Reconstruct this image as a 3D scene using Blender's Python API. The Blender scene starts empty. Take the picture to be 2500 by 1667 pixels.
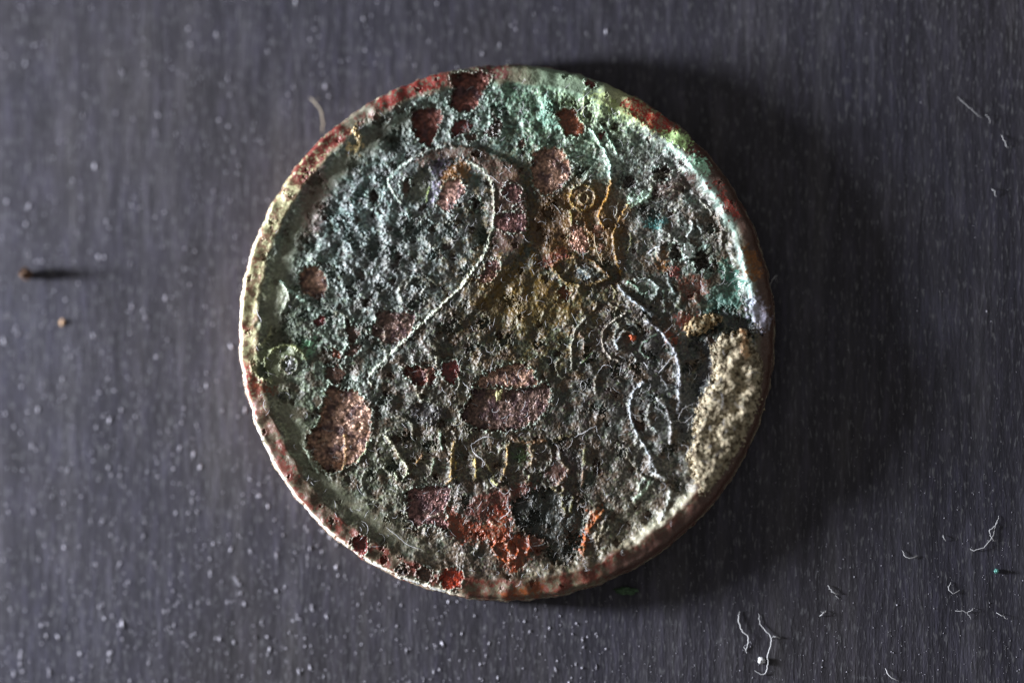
import bpy, math, numpy as np
from mathutils import Vector, Matrix

S = bpy.context.scene
COL = S.collection
S.unit_settings.scale_length = 0.01          # one unit = 1 cm; the coin is 3 cm across

# ------------------------------------------------------------------ camera
PX = 1.5 / 654.0                              # size of one photo pixel on the coin's face
HF = 92 * PX                                  # height of the coin's field above the table
D = 22.0
TX, TY = math.radians(3.4), math.radians(2.6)
cam_d = bpy.data.cameras.new("camera")
cam = bpy.data.objects.new("camera", cam_d)
COL.objects.link(cam)
S.camera = cam
cam_d.sensor_width = 36.0
cam_d.lens = 36.0 * D / (2500 * PX)
cam_d.clip_start, cam_d.clip_end = 0.1, 300
aim = Vector((15 * PX, -24 * PX, HF + 8 * PX))
off = Vector((math.sin(TX), -math.sin(TY), 0))
off.z = math.sqrt(1 - off.length_squared)
cam.location = aim + off * D
_r = Vector((0, 1, 0)).cross(off).normalized()
cam.rotation_euler = Matrix((_r, off.cross(_r), off)).transposed().to_euler()
cam_d.dof.use_dof = True
cam_d.dof.focus_distance = D
cam_d.dof.aperture_fstop = cam_d.lens * 1e-3 / 2.3   # an opening of 23 mm
FK = cam_d.lens / 36.0 * 2500
CP = np.array(cam.location)
CR = np.array(cam.rotation_euler.to_matrix())

# ------------------------------------------------------------------ light
w = bpy.data.worlds.new("World")
S.world = w
w.use_nodes = True
bg = w.node_tree.nodes['Background']
bg.inputs[0].default_value = (1.0, 0.98, 0.93, 1)
bg.inputs[1].default_value = 0.20
ld = bpy.data.lights.new("window_light", 'AREA')
ld.shape = 'RECTANGLE'
EL = math.radians(13)
DL = 14.5
ld.size, ld.size_y = 1.9, 4.2
ld.energy = 8600
ld.color = (0.92, 0.95, 1.0)
lo = bpy.data.objects.new("window_light", ld)
COL.objects.link(lo)
lo.location = (-DL * math.cos(EL), 0.2, DL * math.sin(EL))
lo.rotation_euler = (-Vector(lo.location)).to_track_quat('-Z', 'Y').to_euler()

S.view_settings.view_transform = 'Standard'
S.view_settings.look = 'None'
S.view_settings.exposure = 0
S.view_settings.gamma = 1

# ------------------------------------------------------------------ helpers
def at(u, v, z):
    """a photo pixel to the point at height z that it shows"""
    d = CR @ np.array([(u - 1250) / FK, -(v - 833.5) / FK, -1.0])
    t = (z - CP[2]) / d[2]
    return CP + d * t

def proj(P):
    q = (P - CP) @ CR
    return 1250 + FK * q[:, 0] / -q[:, 2], 833.5 - FK * q[:, 1] / -q[:, 2]

def lin(c):
    c = np.asarray(c, float) / 255.0
    return np.where(c <= 0.04045, c / 12.92, ((c + 0.055) / 1.055) ** 2.4)

def mesh_np(name, V, F, mat, parent=None, attrs=None, smooth=True):
    """V n x 3, F m x k -> one linked mesh object"""
    me = bpy.data.meshes.new(name)
    V = np.ascontiguousarray(V, np.float32)
    F = np.ascontiguousarray(F, np.int32)
    k = F.shape[1]
    me.vertices.add(len(V))
    me.vertices.foreach_set('co', V.ravel())
    me.loops.add(F.size)
    me.loops.foreach_set('vertex_index', F.ravel())
    me.polygons.add(len(F))
    me.polygons.foreach_set('loop_start', np.arange(0, F.size, k, dtype=np.int32))
    me.polygons.foreach_set('use_smooth', np.full(len(F), smooth))
    me.update(calc_edges=True)
    if attrs:
        for an, (ty, arr) in attrs.items():
            a = me.attributes.new(an, ty, 'POINT')
            if ty == 'FLOAT_COLOR':
                a.data.foreach_set('color', np.ascontiguousarray(arr, np.float32).ravel())
            else:
                a.data.foreach_set('value', np.ascontiguousarray(arr, np.float32).ravel())
    me.materials.append(mat)
    o = bpy.data.objects.new(name, me)
    COL.objects.link(o)
    if parent:
        o.parent = parent
    return o

def tag(o, label=None, cat=None, group=None, kind=None):
    for k, v in (('label', label), ('category', cat), ('group', group), ('kind', kind)):
        if v:
            o[k] = v
    return o

class NT:
    def __init__(s, name):
        s.m = bpy.data.materials.new(name)
        s.m.use_nodes = True
        s.t = s.m.node_tree
        s.b = s.t.nodes['Principled BSDF']
    def n(s, ty, **kw):
        n = s.t.nodes.new(ty)
        for k, v in kw.items():
            if k.startswith('i_'):
                n.inputs[k[2:].replace('_', ' ')].default_value = v
            else:
                setattr(n, k, v)
        return n
    def l(s, a, b):
        s.t.links.new(a, b)
    def math(s, op, a, b=None):
        n = s.n('ShaderNodeMath', operation=op)
        for i, x in enumerate((a, b)):
            if x is None: continue
            if isinstance(x, (int, float)): n.inputs[i].default_value = x
            else: s.l(x, n.inputs[i])
        return n.outputs[0]
    def ramp(s, fac, stops):
        n = s.n('ShaderNodeValToRGB')
        e = n.color_ramp.elements
        while len(e) < len(stops): e.new(0.5)
        for q, (p, c) in zip(e, stops):
            q.position = p
            q.color = (*c, 1) if len(c) == 3 else c
        s.l(fac, n.inputs[0])
        return n.outputs[0]
    def mix(s, fac, a, b, blend='MIX'):
        n = s.n('ShaderNodeMix', data_type='RGBA', blend_type=blend)
        for idx, x in ((0, fac), (6, a), (7, b)):
            if isinstance(x, (int, float)): n.inputs[idx].default_value = x
            elif isinstance(x, tuple): n.inputs[idx].default_value = (*x, 1)
            else: s.l(x, n.inputs[idx])
        return n.outputs[2]

# ------------------------------------------------------------------ materials
def mat_table():
    t = NT('dark_scuffed_surface')
    tc = t.n('ShaderNodeTexCoord').outputs['Object']
    def streak(sx, sy, det=3.0, dist=0.0):
        mp = t.n('ShaderNodeMapping')
        mp.inputs['Scale'].default_value = (sx, sy, 1)
        mp.inputs['Rotation'].default_value = (0, 0, 0.02)
        t.l(tc, mp.inputs[0])
        nz = t.n('ShaderNodeTexNoise', i_Scale=1.0, i_Detail=det, i_Roughness=0.6, i_Distortion=dist)
        t.l(mp.outputs[0], nz.inputs['Vector'])
        return nz
    s1 = streak(7, 0.6)
    s2 = streak(26, 3.2)
    s3 = streak(70, 14, 2)
    big = streak(0.7, 0.5)
    base = t.ramp(s1.outputs[0], [(0.32, (0.022, 0.0202, 0.030)), (0.5, (0.032, 0.0295, 0.042)), (0.68, (0.051, 0.048, 0.060))])
    tint = t.ramp(big.outputs[1], [(0.3, (0.88, 0.93, 1.05)), (0.5, (1.0, 1.0, 1.0)), (0.7, (1.08, 1.04, 0.86))])
    c = t.mix(1.0, base, tint, 'MULTIPLY')
    v2 = t.ramp(s2.outputs[0], [(0.32, (0.65, 0.65, 0.67)), (0.5, (1, 1, 1)), (0.68, (1.5, 1.5, 1.58))])
    c = t.mix(1.0, c, v2, 'MULTIPLY')
    sp = t.ramp(s3.outputs[0], [(0.57, (0, 0, 0)), (0.70, (1, 1, 1))])
    c = t.mix(sp, c, (0.11, 0.11, 0.125))
    t.l(c, t.b.inputs['Base Color'])
    t.b.inputs['Roughness'].default_value = 0.62
    t.b.inputs['Specular IOR Level'].default_value = 0.35
    h = t.math('ADD', t.math('MULTIPLY', s2.outputs[0], 0.6), t.math('MULTIPLY', s3.outputs[0], 0.5))
    bp = t.n('ShaderNodeBump', i_Strength=0.6, i_Distance=0.010)
    t.l(h, bp.inputs['Height'])
    t.l(bp.outputs[0], t.b.inputs['Normal'])
    return t.m

def mat_patina():
    t = NT('corroded_copper_patina')
    tc = t.n('ShaderNodeTexCoord').outputs['Object']
    at_ = t.n('ShaderNodeAttribute', attribute_name='mineral')
    rg = t.n('ShaderNodeAttribute', attribute_name='gloss')
    n1 = t.n('ShaderNodeTexNoise', i_Scale=95.0, i_Detail=3.0, i_Roughness=0.7)
    t.l(tc, n1.inputs['Vector'])
    n2 = t.n('ShaderNodeTexNoise', i_Scale=190.0, i_Detail=2.0, i_Roughness=0.6)
    t.l(tc, n2.inputs['Vector'])
    v = t.ramp(n1.outputs[0], [(0.3, (0.7, 0.7, 0.7)), (0.5, (1, 1, 1)), (0.72, (1.3, 1.3, 1.3))])
    c = t.mix(1.0, at_.outputs['Color'], v, 'MULTIPLY')
    cr = t.ramp(n2.outputs[0], [(0.60, (0, 0, 0)), (0.72, (0.6, 0.6, 0.6))])
    cc = t.mix(0.5, at_.outputs['Color'], (0.5, 0.5, 0.5))
    c = t.mix(cr, c, cc)
    t.l(c, t.b.inputs['Base Color'])
    t.l(t.math('SUBTRACT', 0.47, t.math('MULTIPLY', rg.outputs['Fac'], 0.35)), t.b.inputs['Roughness'])
    t.b.inputs['Specular IOR Level'].default_value = 0.58
    bp = t.n('ShaderNodeBump', i_Strength=0.4, i_Distance=0.004)
    t.l(n1.outputs[0], bp.inputs['Height'])
    t.l(bp.outputs[0], t.b.inputs['Normal'])
    return t.m

def mat_metal():
    t = NT('bare_pitted_copper')
    tc = t.n('ShaderNodeTexCoord').outputs['Object']
    at_ = t.n('ShaderNodeAttribute', attribute_name='mineral')
    vo = t.n('ShaderNodeTexVoronoi', i_Scale=130.0)
    t.l(tc, vo.inputs['Vector'])
    geo = t.n('ShaderNodeNewGeometry')
    sub = t.n('ShaderNodeVectorMath', operation='SUBTRACT')
    t.l(vo.outputs['Color'], sub.inputs[0])
    sub.inputs[1].default_value = (0.5, 0.5, 0.5)
    sc = t.n('ShaderNodeVectorMath', operation='SCALE')
    t.l(sub.outputs[0], sc.inputs[0])
    n0 = t.n('ShaderNodeTexNoise', i_Scale=14.0, i_Detail=3.0)
    t.l(tc, n0.inputs['Vector'])
    t.l(t.ramp(n0.outputs[0], [(0.36, (0.15, 0.15, 0.15)), (0.66, (0.85, 0.85, 0.85))]), sc.inputs['Scale'])
    ad = t.n('ShaderNodeVectorMath', operation='ADD')
    t.l(geo.outputs['Normal'], ad.inputs[0])
    t.l(sc.outputs[0], ad.inputs[1])
    nm = t.n('ShaderNodeVectorMath', operation='NORMALIZE')
    t.l(ad.outputs[0], nm.inputs[0])
    t.l(nm.outputs[0], t.b.inputs['Normal'])
    n1 = t.n('ShaderNodeTexNoise', i_Scale=70.0, i_Detail=3.0)
    t.l(tc, n1.inputs['Vector'])
    v = t.ramp(n1.outputs[0], [(0.3, (0.55, 0.5, 0.55)), (0.7, (1.4, 1.35, 1.3))])
    c = t.mix(1.0, at_.outputs['Color'], v, 'MULTIPLY')
    t.l(c, t.b.inputs['Base Color'])
    t.b.inputs['Metallic'].default_value = 0.3
    t.b.inputs['Roughness'].default_value = 0.4
    return t.m

def mat_plain(name, c, var=0.3, scale=60.0, rough=0.7, bump=0.004, trans=0.0):
    t = NT(name)
    tc = t.n('ShaderNodeTexCoord').outputs['Object']
    n1 = t.n('ShaderNodeTexNoise', i_Scale=scale, i_Detail=3.0)
    t.l(tc, n1.inputs['Vector'])
    lo_, hi = tuple(x * (1 - var) for x in c), tuple(min(1, x * (1 + var)) for x in c)
    t.l(t.ramp(n1.outputs[0], [(0.3, lo_), (0.7, hi)]), t.b.inputs['Base Color'])
    t.b.inputs['Roughness'].default_value = rough
    if bump:
        bp = t.n('ShaderNodeBump', i_Strength=0.6, i_Distance=bump)
        t.l(n1.outputs[0], bp.inputs['Height'])
        t.l(bp.outputs[0], t.b.inputs['Normal'])
    return t.m

def mat_sand():
    t = NT('sandy_earth_crust')
    tc = t.n('ShaderNodeTexCoord').outputs['Object']
    at_ = t.n('ShaderNodeAttribute', attribute_name='mineral')
    n1 = t.n('ShaderNodeTexNoise', i_Scale=45.0, i_Detail=4.0, i_Roughness=0.6)
    t.l(tc, n1.inputs['Vector'])
    v = t.ramp(n1.outputs[0], [(0.3, (0.6, 0.57, 0.52)), (0.7, (1.35, 1.35, 1.35))])
    c = t.mix(1.0, at_.outputs['Color'], v, 'MULTIPLY')
    t.l(c, t.b.inputs['Base Color'])
    t.b.inputs['Roughness'].default_value = 0.85
    bp = t.n('ShaderNodeBump', i_Strength=0.6, i_Distance=0.006)
    t.l(n1.outputs[0], bp.inputs['Height'])
    t.l(bp.outputs[0], t.b.inputs['Normal'])
    return t.m

M_TABLE, M_PAT, M_MET, M_SAND = mat_table(), mat_patina(), mat_metal(), mat_sand()
M_LINT = mat_plain('white_lint', (0.52, 0.52, 0.55), 0.1, 40, 0.6, 0)
M_TAN = mat_plain('tan_fibre', (0.45, 0.38, 0.28), 0.2, 40, 0.7, 0)
M_DUST = mat_plain('pale_dust', (0.40, 0.39, 0.46), 0.2, 3, 0.45, 0)
M_BROWN = mat_plain('brown_wood_splinter', (0.11, 0.06, 0.035), 0.4, 50, 0.8)
M_CRUMB = mat_plain('tan_crumb', (0.55, 0.36, 0.22), 0.3, 50, 0.8)
M_SEED = mat_plain('pale_yellow_grain', (0.62, 0.58, 0.30), 0.3, 90, 0.6)
M_ORANGE = mat_plain('orange_grain', (0.50, 0.10, 0.03), 0.4, 90, 0.5)
M_GREEN = mat_plain('green_flake', (0.05, 0.10, 0.05), 0.5, 60, 0.7)

# ------------------------------------------------------------------ the surface
xs = np.linspace(-40, 40, 3)
gv = np.array([(x, y, 0) for y in xs for x in xs])
gf = np.array([(j * 3 + i, j * 3 + i + 1, j * 3 + i + 4, j * 3 + i + 3) for j in range(2) for i in range(2)])
table = mesh_np('tabletop', gv, gf, M_TABLE)
tag(table, kind='structure')

# ------------------------------------------------------------------ the coin's relief, drawn on a grid of one photo pixel
OX, OY, N = 535, 110, 1400
CX, CY, R = 1235.0, 809.5, 654.0
U, Vv = np.meshgrid(np.arange(N) + OX, np.arange(N) + OY)
U = U.astype(np.float32); Vv = Vv.astype(np.float32)
RR = np.hypot(U - CX, Vv - CY)
TH = np.degrees(np.arctan2(-(Vv - CY), U - CX))          # 0 = right, 90 = up
_fx = np.fft.rfftfreq(N)[None, :]
_fy = np.fft.fftfreq(N)[:, None]
_fr = np.sqrt(_fx ** 2 + _fy ** 2) + 1e-9

def bn(seed, L, bw=0.55):
    """random field whose bumps are about L pixels long, unit variance"""
    rng = np.random.default_rng(seed)
    f = np.fft.rfft2(rng.standard_normal((N, N)))
    g = np.exp(-(np.log(_fr * L) ** 2) / (2 * bw * bw))
    x = np.fft.irfft2(f * g, s=(N, N))
    return (x / x.std()).astype(np.float32)

def frac(seed, beta, lmax, lmin=4):
    """fractal field: many sizes of bump at once"""
    rng = np.random.default_rng(seed)
    f = np.fft.rfft2(rng.standard_normal((N, N)))
    g = (_fr ** -beta) * np.exp(-(1 / (lmax * _fr)) ** 3) * np.exp(-(_fr * lmin) ** 2 * 0.5)
    x = np.fft.irfft2(f * g, s=(N, N))
    return (x / x.std()).astype(np.float32)

def sm(a, b, x):
    t = np.clip((x - a) / (b - a), 0, 1)
    return t * t * (3 - 2 * t)

n120, n60, n30, n16, n9, n5 = (bn(i + 1, L) for i, L in enumerate((120, 60, 30, 16, 9, 5)))
m60, m30, m16, m9 = (bn(i + 21, L) for i, L in enumerate((60, 30, 16, 9)))
wx, wy = bn(41, 22) * 2.2 + bn(43, 8) * 1.2, bn(42, 22) * 2.2 + bn(44, 8) * 1.2
UW, VW = U + wx, Vv + wy                                  # ragged outlines

def window(pts, pad):
    p = np.asarray(pts, float)
    x0, y0 = np.floor(p.min(0) - pad).astype(int) - (OX, OY)
    x1, y1 = np.ceil(p.max(0) + pad).astype(int) - (OX, OY)
    return slice(max(0, y0), min(N, y1)), slice(max(0, x0), min(N, x1))

def segd(px, py, a, b):
    ax, ay = a; bx, by = b
    dx, dy = bx - ax, by - ay
    t = np.clip(((px - ax) * dx + (py - ay) * dy) / (dx * dx + dy * dy + 1e-9), 0, 1)
    return np.hypot(px - ax - t * dx, py - ay - t * dy)

def spline(pts, n=6, closed=False):
    p = [np.array(q, float) for q in pts]
    if len(p) < 3 and not closed:
        return p
    out = []
    m = len(p)
    for i in range(m if closed else m - 1):
        if closed:
            a, b, c, d = p[i - 1], p[i], p[(i + 1) % m], p[(i + 2) % m]
        else:
            a, b, c, d = p[max(i - 1, 0)], p[i], p[i + 1], p[min(i + 2, m - 1)]
        for k in range(n):
            t = k / n
            out.append(0.5 * (2 * b + (c - a) * t + (2 * a - 5 * b + 4 * c - d) * t * t + (3 * b - a - 3 * c + d) * t ** 3))
    if not closed:
        out.append(p[-1])
    return out

def linedist(pts, pad, warp=0.5):
    pl = spline(pts)
    w_ = window(pl, pad)
    px, py = U[w_] + wx[w_] * warp, Vv[w_] + wy[w_] * warp
    d = np.full(px.shape, 1e9, np.float32)
    for a, b in zip(pl[:-1], pl[1:]):
        d = np.minimum(d, segd(px, py, a, b))
    return w_, d

def polysd(pts, pad=24, warp=1.0, round_=True):
    """signed distance, positive inside"""
    pl = spline(pts, 3, True) if round_ else [np.array(q, float) for q in pts]
    w_ = window(pl, pad)
    px, py = U[w_] + wx[w_] * warp, Vv[w_] + wy[w_] * warp
    d = np.full(px.shape, 1e9, np.float32)
    ins = np.zeros(px.shape, bool)
    m = len(pl)
    for i in range(m):
        a, b = pl[i], pl[(i + 1) % m]
        d = np.minimum(d, segd(px, py, a, b))
        c = (a[1] > py) != (b[1] > py)
        ins ^= c & (px < (b[0] - a[0]) * (py - a[1]) / (b[1] - a[1] + 1e-12) + a[0])
    return w_, np.where(ins, d, -d)

def Z(k, *xy):
    """points read in an enlargement of the photograph: its left, top and photo pixels per reading"""
    ox, oy, s = {1: (560, 120, .3189), 2: (1000, 120, .3189), 3: (1440, 120, .3189), 4: (560, 560, .3189), 5: (1000, 560, .3189),
                 6: (1440, 560, .3189), 7: (560, 1000, .3189), 8: (1000, 1000, .3189), 9: (1440, 1000, .3189),
                 'a': (930, 1020, .1913), 'b': (1200, 1020, .1913), 'c': (1320, 400, .1913), 'd': (1560, 400, .1913),
                 'e': (1380, 660, .1913), 'f': (1480, 900, .1913), 'g': (600, 780, .1913), 'h': (930, 340, .2551),
                 'L': (1667, 833, .5316), 'T': (1667, 0, .5313)}[k]
    return [(ox + s * xy[i], oy + s * xy[i + 1]) for i in range(0, len(xy), 2)]

# ---- overall shape: a flat field inside a worn rim, falling off outside
ang = TH
rimh = 16 + 0.8 * n60
rimh = rimh * (1 - 0.75 * np.exp(-((ang - 88) / 16) ** 2)) * (1 - 0.8 * np.exp(-((ang + 10) / 14) ** 2)) * (1 - 0.35 * np.exp(-((ang + 95) / 40) ** 2))
rw = RR + 1.6 * n60 + 1.0 * n120 + 0.6 * n30
H = rimh * sm(574, 606, rw)
bev = sm(610, 650, RR)
H -= bev * (3.5 + 4.5 * np.cos(np.radians(ang + 20))) + 13 * sm(638, 654, RR) ** 1.6 + 9 * sm(647, 654, RR)
H += 2.0 * np.exp(-((rw - 608) / 6) ** 2)

# ---- crust texture: coarse on the upper left, fine-grained on the lower right
coarse = np.exp(-(((U - 900) / 260) ** 2 + ((Vv - 560) / 300) ** 2))
coarse = 0.22 + 0.80 * coarse + 0.35 * np.exp(-(((U - 1250) / 400) ** 2 + ((Vv - 250) / 120) ** 2))
smoothband = np.exp(-((rw - 570) / 27) ** 2) * sm(100, 130, np.abs(ang))        # quiet hollow along the inside of the rim
rough = 1 - 0.85 * smoothband
f1, f2, f3 = frac(101, 1.9, 110), frac(102, 1.8, 70), frac(103, 1.7, 45)
vary = sm(-0.9, 0.9, bn(104, 100) + 0.5 * bn(105, 35))              # some areas crisp, some worn smooth
crest = 0.7 - np.abs(f2) ** 0.85
TEX = 0.72 * coarse * (3.6 * f1 + 3.2 * crest * (0.15 + vary)) + (0.6 * f3 + 0.28 * n9 + 0.12 * n5) * (0.25 + 0.8 * vary) + 0.35 * n16 * (1.1 - vary)
TEX += 1.4 * f1 * (1 - 0.6 * coarse)
TEX *= 0.85
TEX *= rough * (1 - 0.68 * sm(592, 606, rw) - 0.26 * sm(618, 634, RR))
H += 2.5 * n120 * rough + TEX
# dark little holes
rng = np.random.default_rng(5)
k = 0
PITM = np.zeros((N, N), np.float32)
while k < 420:
    a, r_ = rng.uniform(0, 2 * math.pi), 640 * math.sqrt(rng.uniform())
    u0, v0 = CX + r_ * math.cos(a), CY + r_ * math.sin(a)
    wgt = 1.0 if (u0 < 1180 and v0 < 1000) else 0.45
    if rng.uniform() > wgt: continue
    rad = rng.uniform(3, 7) + 7 * rng.uniform() ** 5
    w_ = window([(u0, v0)], rad * 2 + 6)
    d = np.hypot((UW[w_] - u0) * rng.uniform(.8, 1.3), (VW[w_] - v0) * rng.uniform(.8, 1.3)) / rad
    g = 1 - sm(0.5, 1.15, d)
    H[w_] -= g * rad * 0.75
    H[w_] += 0.8 * np.exp(-((d - 1.3) / 0.25) ** 2)
    PITM[w_] = np.maximum(PITM[w_], g)
    k += 1

# broad hollows in the crust
HOLL = np.zeros((N, N), np.float32)
_r = np.random.default_rng(55)
_more = []
while len(_more) < 75:
    a_, q2 = _r.uniform(0, 6.283), 570 * math.sqrt(_r.uniform())
    u0, v0 = CX + q2 * math.cos(a_), CY + q2 * math.sin(a_)
    if v0 > 700 or u0 > 1330: _more.append((u0, v0, _r.uniform(7, 17), _r.uniform(7, 15)))
for (u0, v0, rx, ry) in _more + [(969, 340, 20, 24), (938, 437, 16, 18), (867, 583, 24, 22), (911, 609, 22, 24), (1000, 547, 20, 16), (1039, 552, 14, 14), (1163, 503, 14, 20), (1185, 580, 12, 26), (1136, 662, 20, 10),
                         (819, 671, 16, 14), (859, 706, 14, 18), (1022, 688, 18, 14), (841, 547, 14, 20), (801, 517, 12, 22), (770, 440, 18, 14), (880, 480, 14, 12), (960, 620, 14, 16), (1060, 620, 16, 12), (1100, 560, 14, 16),
                         (930, 700, 16, 12), (745, 585, 12, 18), (1010, 740, 16, 12), (800, 770, 12, 14), (905, 800, 14, 10), (1150, 300, 12, 18), (1215, 270, 16, 14), (870, 400, 18, 14), (700, 790, 14, 10), (1245, 735, 20, 10), (1180, 790, 16, 12), (1090, 800, 14, 12)]:
    w_ = window([(u0, v0)], max(rx, ry) * 2 + 8)
    d = np.hypot((U[w_] + 2.2 * wx[w_] - u0) / rx, (Vv[w_] + 2.2 * wy[w_] - v0) / ry)
    g = 1 - sm(0.35, 1.25, d)
    H[w_] -= g * (4.5 + 0.22 * min(rx, ry)) + 0.55 * TEX[w_] * g
    H[w_] += 1.6 * np.exp(-((d - 1.35) / 0.3) ** 2)
    HOLL[w_] = np.maximum(HOLL[w_], g)

# ---- colours of the minerals, spot by spot (as they look under flat light)
spots = [(800,350,105,120,112),(720,480,108,108,100),(850,520,120,142,142),(1000,600,112,124,120),(900,680,116,122,122),(700,600,92,112,98),
 (760,720,96,118,106),(680,850,98,106,84),(780,850,112,128,112),(700,1000,84,102,84),(850,880,96,106,100),(1000,760,84,92,90),(1100,650,96,106,106),
 (950,280,126,146,140),(1150,260,132,152,142),(1250,200,112,150,124),(1320,270,116,156,134),(1400,230,150,165,118),(1480,260,150,165,108),
 (1450,330,124,152,140),(1560,380,142,150,145),(1650,480,132,132,130),(1600,560,116,116,110),(1700,560,116,120,114),(1720,700,84,118,105),
 (1600,720,84,72,70),(1330,480,78,58,32),(1400,560,82,60,32),(1250,560,70,60,46),(1200,700,88,70,34),(1320,740,88,82,46),(1450,740,82,72,42),
 (1350,830,74,76,48),(1150,820,74,70,54),(1550,830,76,72,72),(1480,900,60,50,44),(1420,960,60,58,54),(1600,1000,84,88,88),(1560,1100,82,80,78),
 (1000,1000,72,70,62),(1100,1080,72,62,42),(1250,1120,66,58,40),(1380,1150,52,38,32),(1480,1150,74,62,46),(1550,1200,104,100,92),(900,1150,80,82,66),
 (850,1250,78,80,66),(1000,1300,90,86,72),(1130,1200,80,72,68),(1400,1250,46,40,30),(1330,1270,34,38,36),(1200,1400,86,72,62),(1350,1400,104,94,78),
 (1450,1330,86,72,54),(1550,1300,122,116,100),(800,1200,74,88,74),(620,700,150,150,120),(640,1000,130,120,100),(760,1260,120,110,100),(1000,1420,110,95,85),
 (1780,600,95,70,45),(1700,430,110,105,100),(1080,380,100,108,106),(1690,860,60,60,62)]
sp = np.array(spots, float)
sp[:, 2:] = 0.82 * sp[:, 2:] + 0.18 * sp[:, 2:].mean(1, keepdims=True)
q = 4
uu, vv_ = U[::q, ::q], Vv[::q, ::q]
acc = np.zeros(uu.shape + (3,)); wt = np.zeros(uu.shape) + 1e-9
for x, y, *c in sp:
    g = np.exp(-((uu - x) ** 2 + (vv_ - y) ** 2) / (2 * 62 ** 2)) + 1e-7
    acc += g[..., None] * lin(c); wt += g
lowc = acc / wt[..., None]
def upsample(a):
    i = np.clip((np.arange(N) / q), 0, a.shape[0] - 1.001)
    i0 = i.astype(int); f = (i - i0)
    i1 = np.minimum(i0 + 1, a.shape[0] - 1)
    b = a[i0] * (1 - f)[:, None, None] + a[i1] * f[:, None, None]
    return b[:, i0] * (1 - f)[None, :, None] + b[:, i1] * f[None, :, None]
C = upsample(lowc).astype(np.float32) / 0.72
C *= 1 + 0.45 * sm(800, 1100, Vv)[..., None] * np.array([0.85, 0.8, 0.65], np.float32)
G = np.zeros((N, N), np.float32)                      # gloss

def blend(mask, col, w_=(slice(None), slice(None))):
    c = lin(col).astype(np.float32) / 0.72
    C[w_] = C[w_] * (1 - mask[..., None]) + c * mask[..., None]

lum = C.mean(-1, keepdims=True)
# pale bloom, dark crust, purple-brown oxide and teal patches mixed through the patina
pal = sm(0.3, 1.6, 0.8 * m30 + 0.8 * m9)[..., None]
C = C * (1 - 0.65 * pal) + (0.62 * C + np.array([0.11, 0.12, 0.125]) * (0.6 + 2.2 * lum)) * 1.25 * 0.65 * pal
drk = sm(0.5, 1.7, m16 + 0.8 * m60 + 0.5 * n9)[..., None]
C = C * (1 - 0.72 * drk) + C * np.array([0.30, 0.36, 0.32]) * 0.72 * drk
pur = sm(0.7, 1.8, bn(61, 45) + 0.6 * bn(62, 14))[..., None]
C = C * (1 - 0.6 * pur) + np.array([0.085, 0.055, 0.058]) * 0.6 * pur
teal = (0.6 * sm(0.9, 2.0, bn(63, 50) + 0.6 * bn(64, 12)) * sm(900, 400, Vv) * 0.55)[..., None]
C = C * (1 - teal) + np.array([0.16, 0.33, 0.28]) * teal
grn = (sm(1.1, 2.0, bn(65, 26) + 0.6 * bn(66, 10)) * 0.5)[..., None]
C = C * (1 - grn) + np.array([0.20, 0.25, 0.14]) * grn
salt_glint = (sm(0.35, 0.68, crest) * sm(-0.4, 1.2, bn(106, 50) + 0.4 * n9) * (0.2 + 0.4 * coarse).clip(0, 0.6))[..., None]  # whitish salts on the crests, with their highlights painted into the colour
C = C * (1 - salt_glint) + np.array([0.47, 0.50, 0.51]) * salt_glint
cav = (sm(0.4, 1.6, -f1 + 0.3 * n9) * 0.55)[..., None]
C = C * (1 - cav) + np.array([0.045, 0.07, 0.058]) * cav
brn = (sm(0.1, 1.2, bn(107, 75) + 0.35 * bn(108, 14)) * sm(500, 900, Vv + 0.4 * U - 400) * 0.8)[..., None]
C = C * (1 - brn) + np.array([0.095, 0.058, 0.034]) * brn
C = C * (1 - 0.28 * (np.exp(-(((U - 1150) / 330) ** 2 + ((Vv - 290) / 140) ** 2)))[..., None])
lil = (sm(-0.5, 0.9, bn(109, 55) + 0.5 * bn(110, 12)) * np.exp(-(((U - 880) / 300) ** 2 + ((Vv - 480) / 330) ** 2)) * 0.6)[..., None]
C = C * (1 - lil) + np.array([0.25, 0.25, 0.265]) * (0.35 + 2.4 * C.mean(-1, keepdims=True)) * lil
och = (sm(0.2, 1.3, bn(67, 45) + 0.7 * bn(68, 12)) * np.exp(-(((U - 1300) / 230) ** 2 + ((Vv - 640) / 260) ** 2)) * 0.85)[..., None]
C = C * (1 - och) + np.array([0.20, 0.125, 0.03]) * och
C = C.astype(np.float32)
# hollows tinted dark green; small holes show the dark oxide below
blend(HOLL * 0.6, (44, 58, 52))
blend(PITM * 0.6, (70, 42, 34))
C *= (0.80 + 0.12 * n9 + 0.22 * np.clip(n16, -1.5, 1.5))[..., None].clip(0.35, 1.5)

blend(smoothband * 0.6, (116, 116, 100))
# the rim: pale mint crust where it survives, red copper oxide between; lit and shaded edges painted in
def arc(a0, a1, soft=3):
    m = ((ang - a0) % 360)
    L_ = (a1 - a0) % 360
    return np.where(m <= L_, np.minimum(1, np.minimum(m, L_ - m) / soft), 0).astype(np.float32)
rimz = sm(600, 612, rw)
red = sm(0.25, 0.9, 0.7 * bn(71, 55) + 0.8 * bn(72, 20))
blend(rimz * 0.7, (104, 96, 80))
blend(rimz * arc(128, 200, 12) * 0.8, (150, 148, 120))
inn = sm(648, 640, RR)
blend(rimz * (arc(193, 262, 5) * sm(-0.8, 0.6, n30 + 0.6 * n16) * 0.85), (88, 88, 74))
blend(rimz * arc(255, 330, 5) * sm(-0.6, 0.8, n30 + 0.6 * n16) * 0.8, (96, 68, 54))
blend(rimz * red * 0.6 * (arc(100, 250) + arc(250, 330) * 0.8).clip(0, 1), (98, 50, 46))
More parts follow.
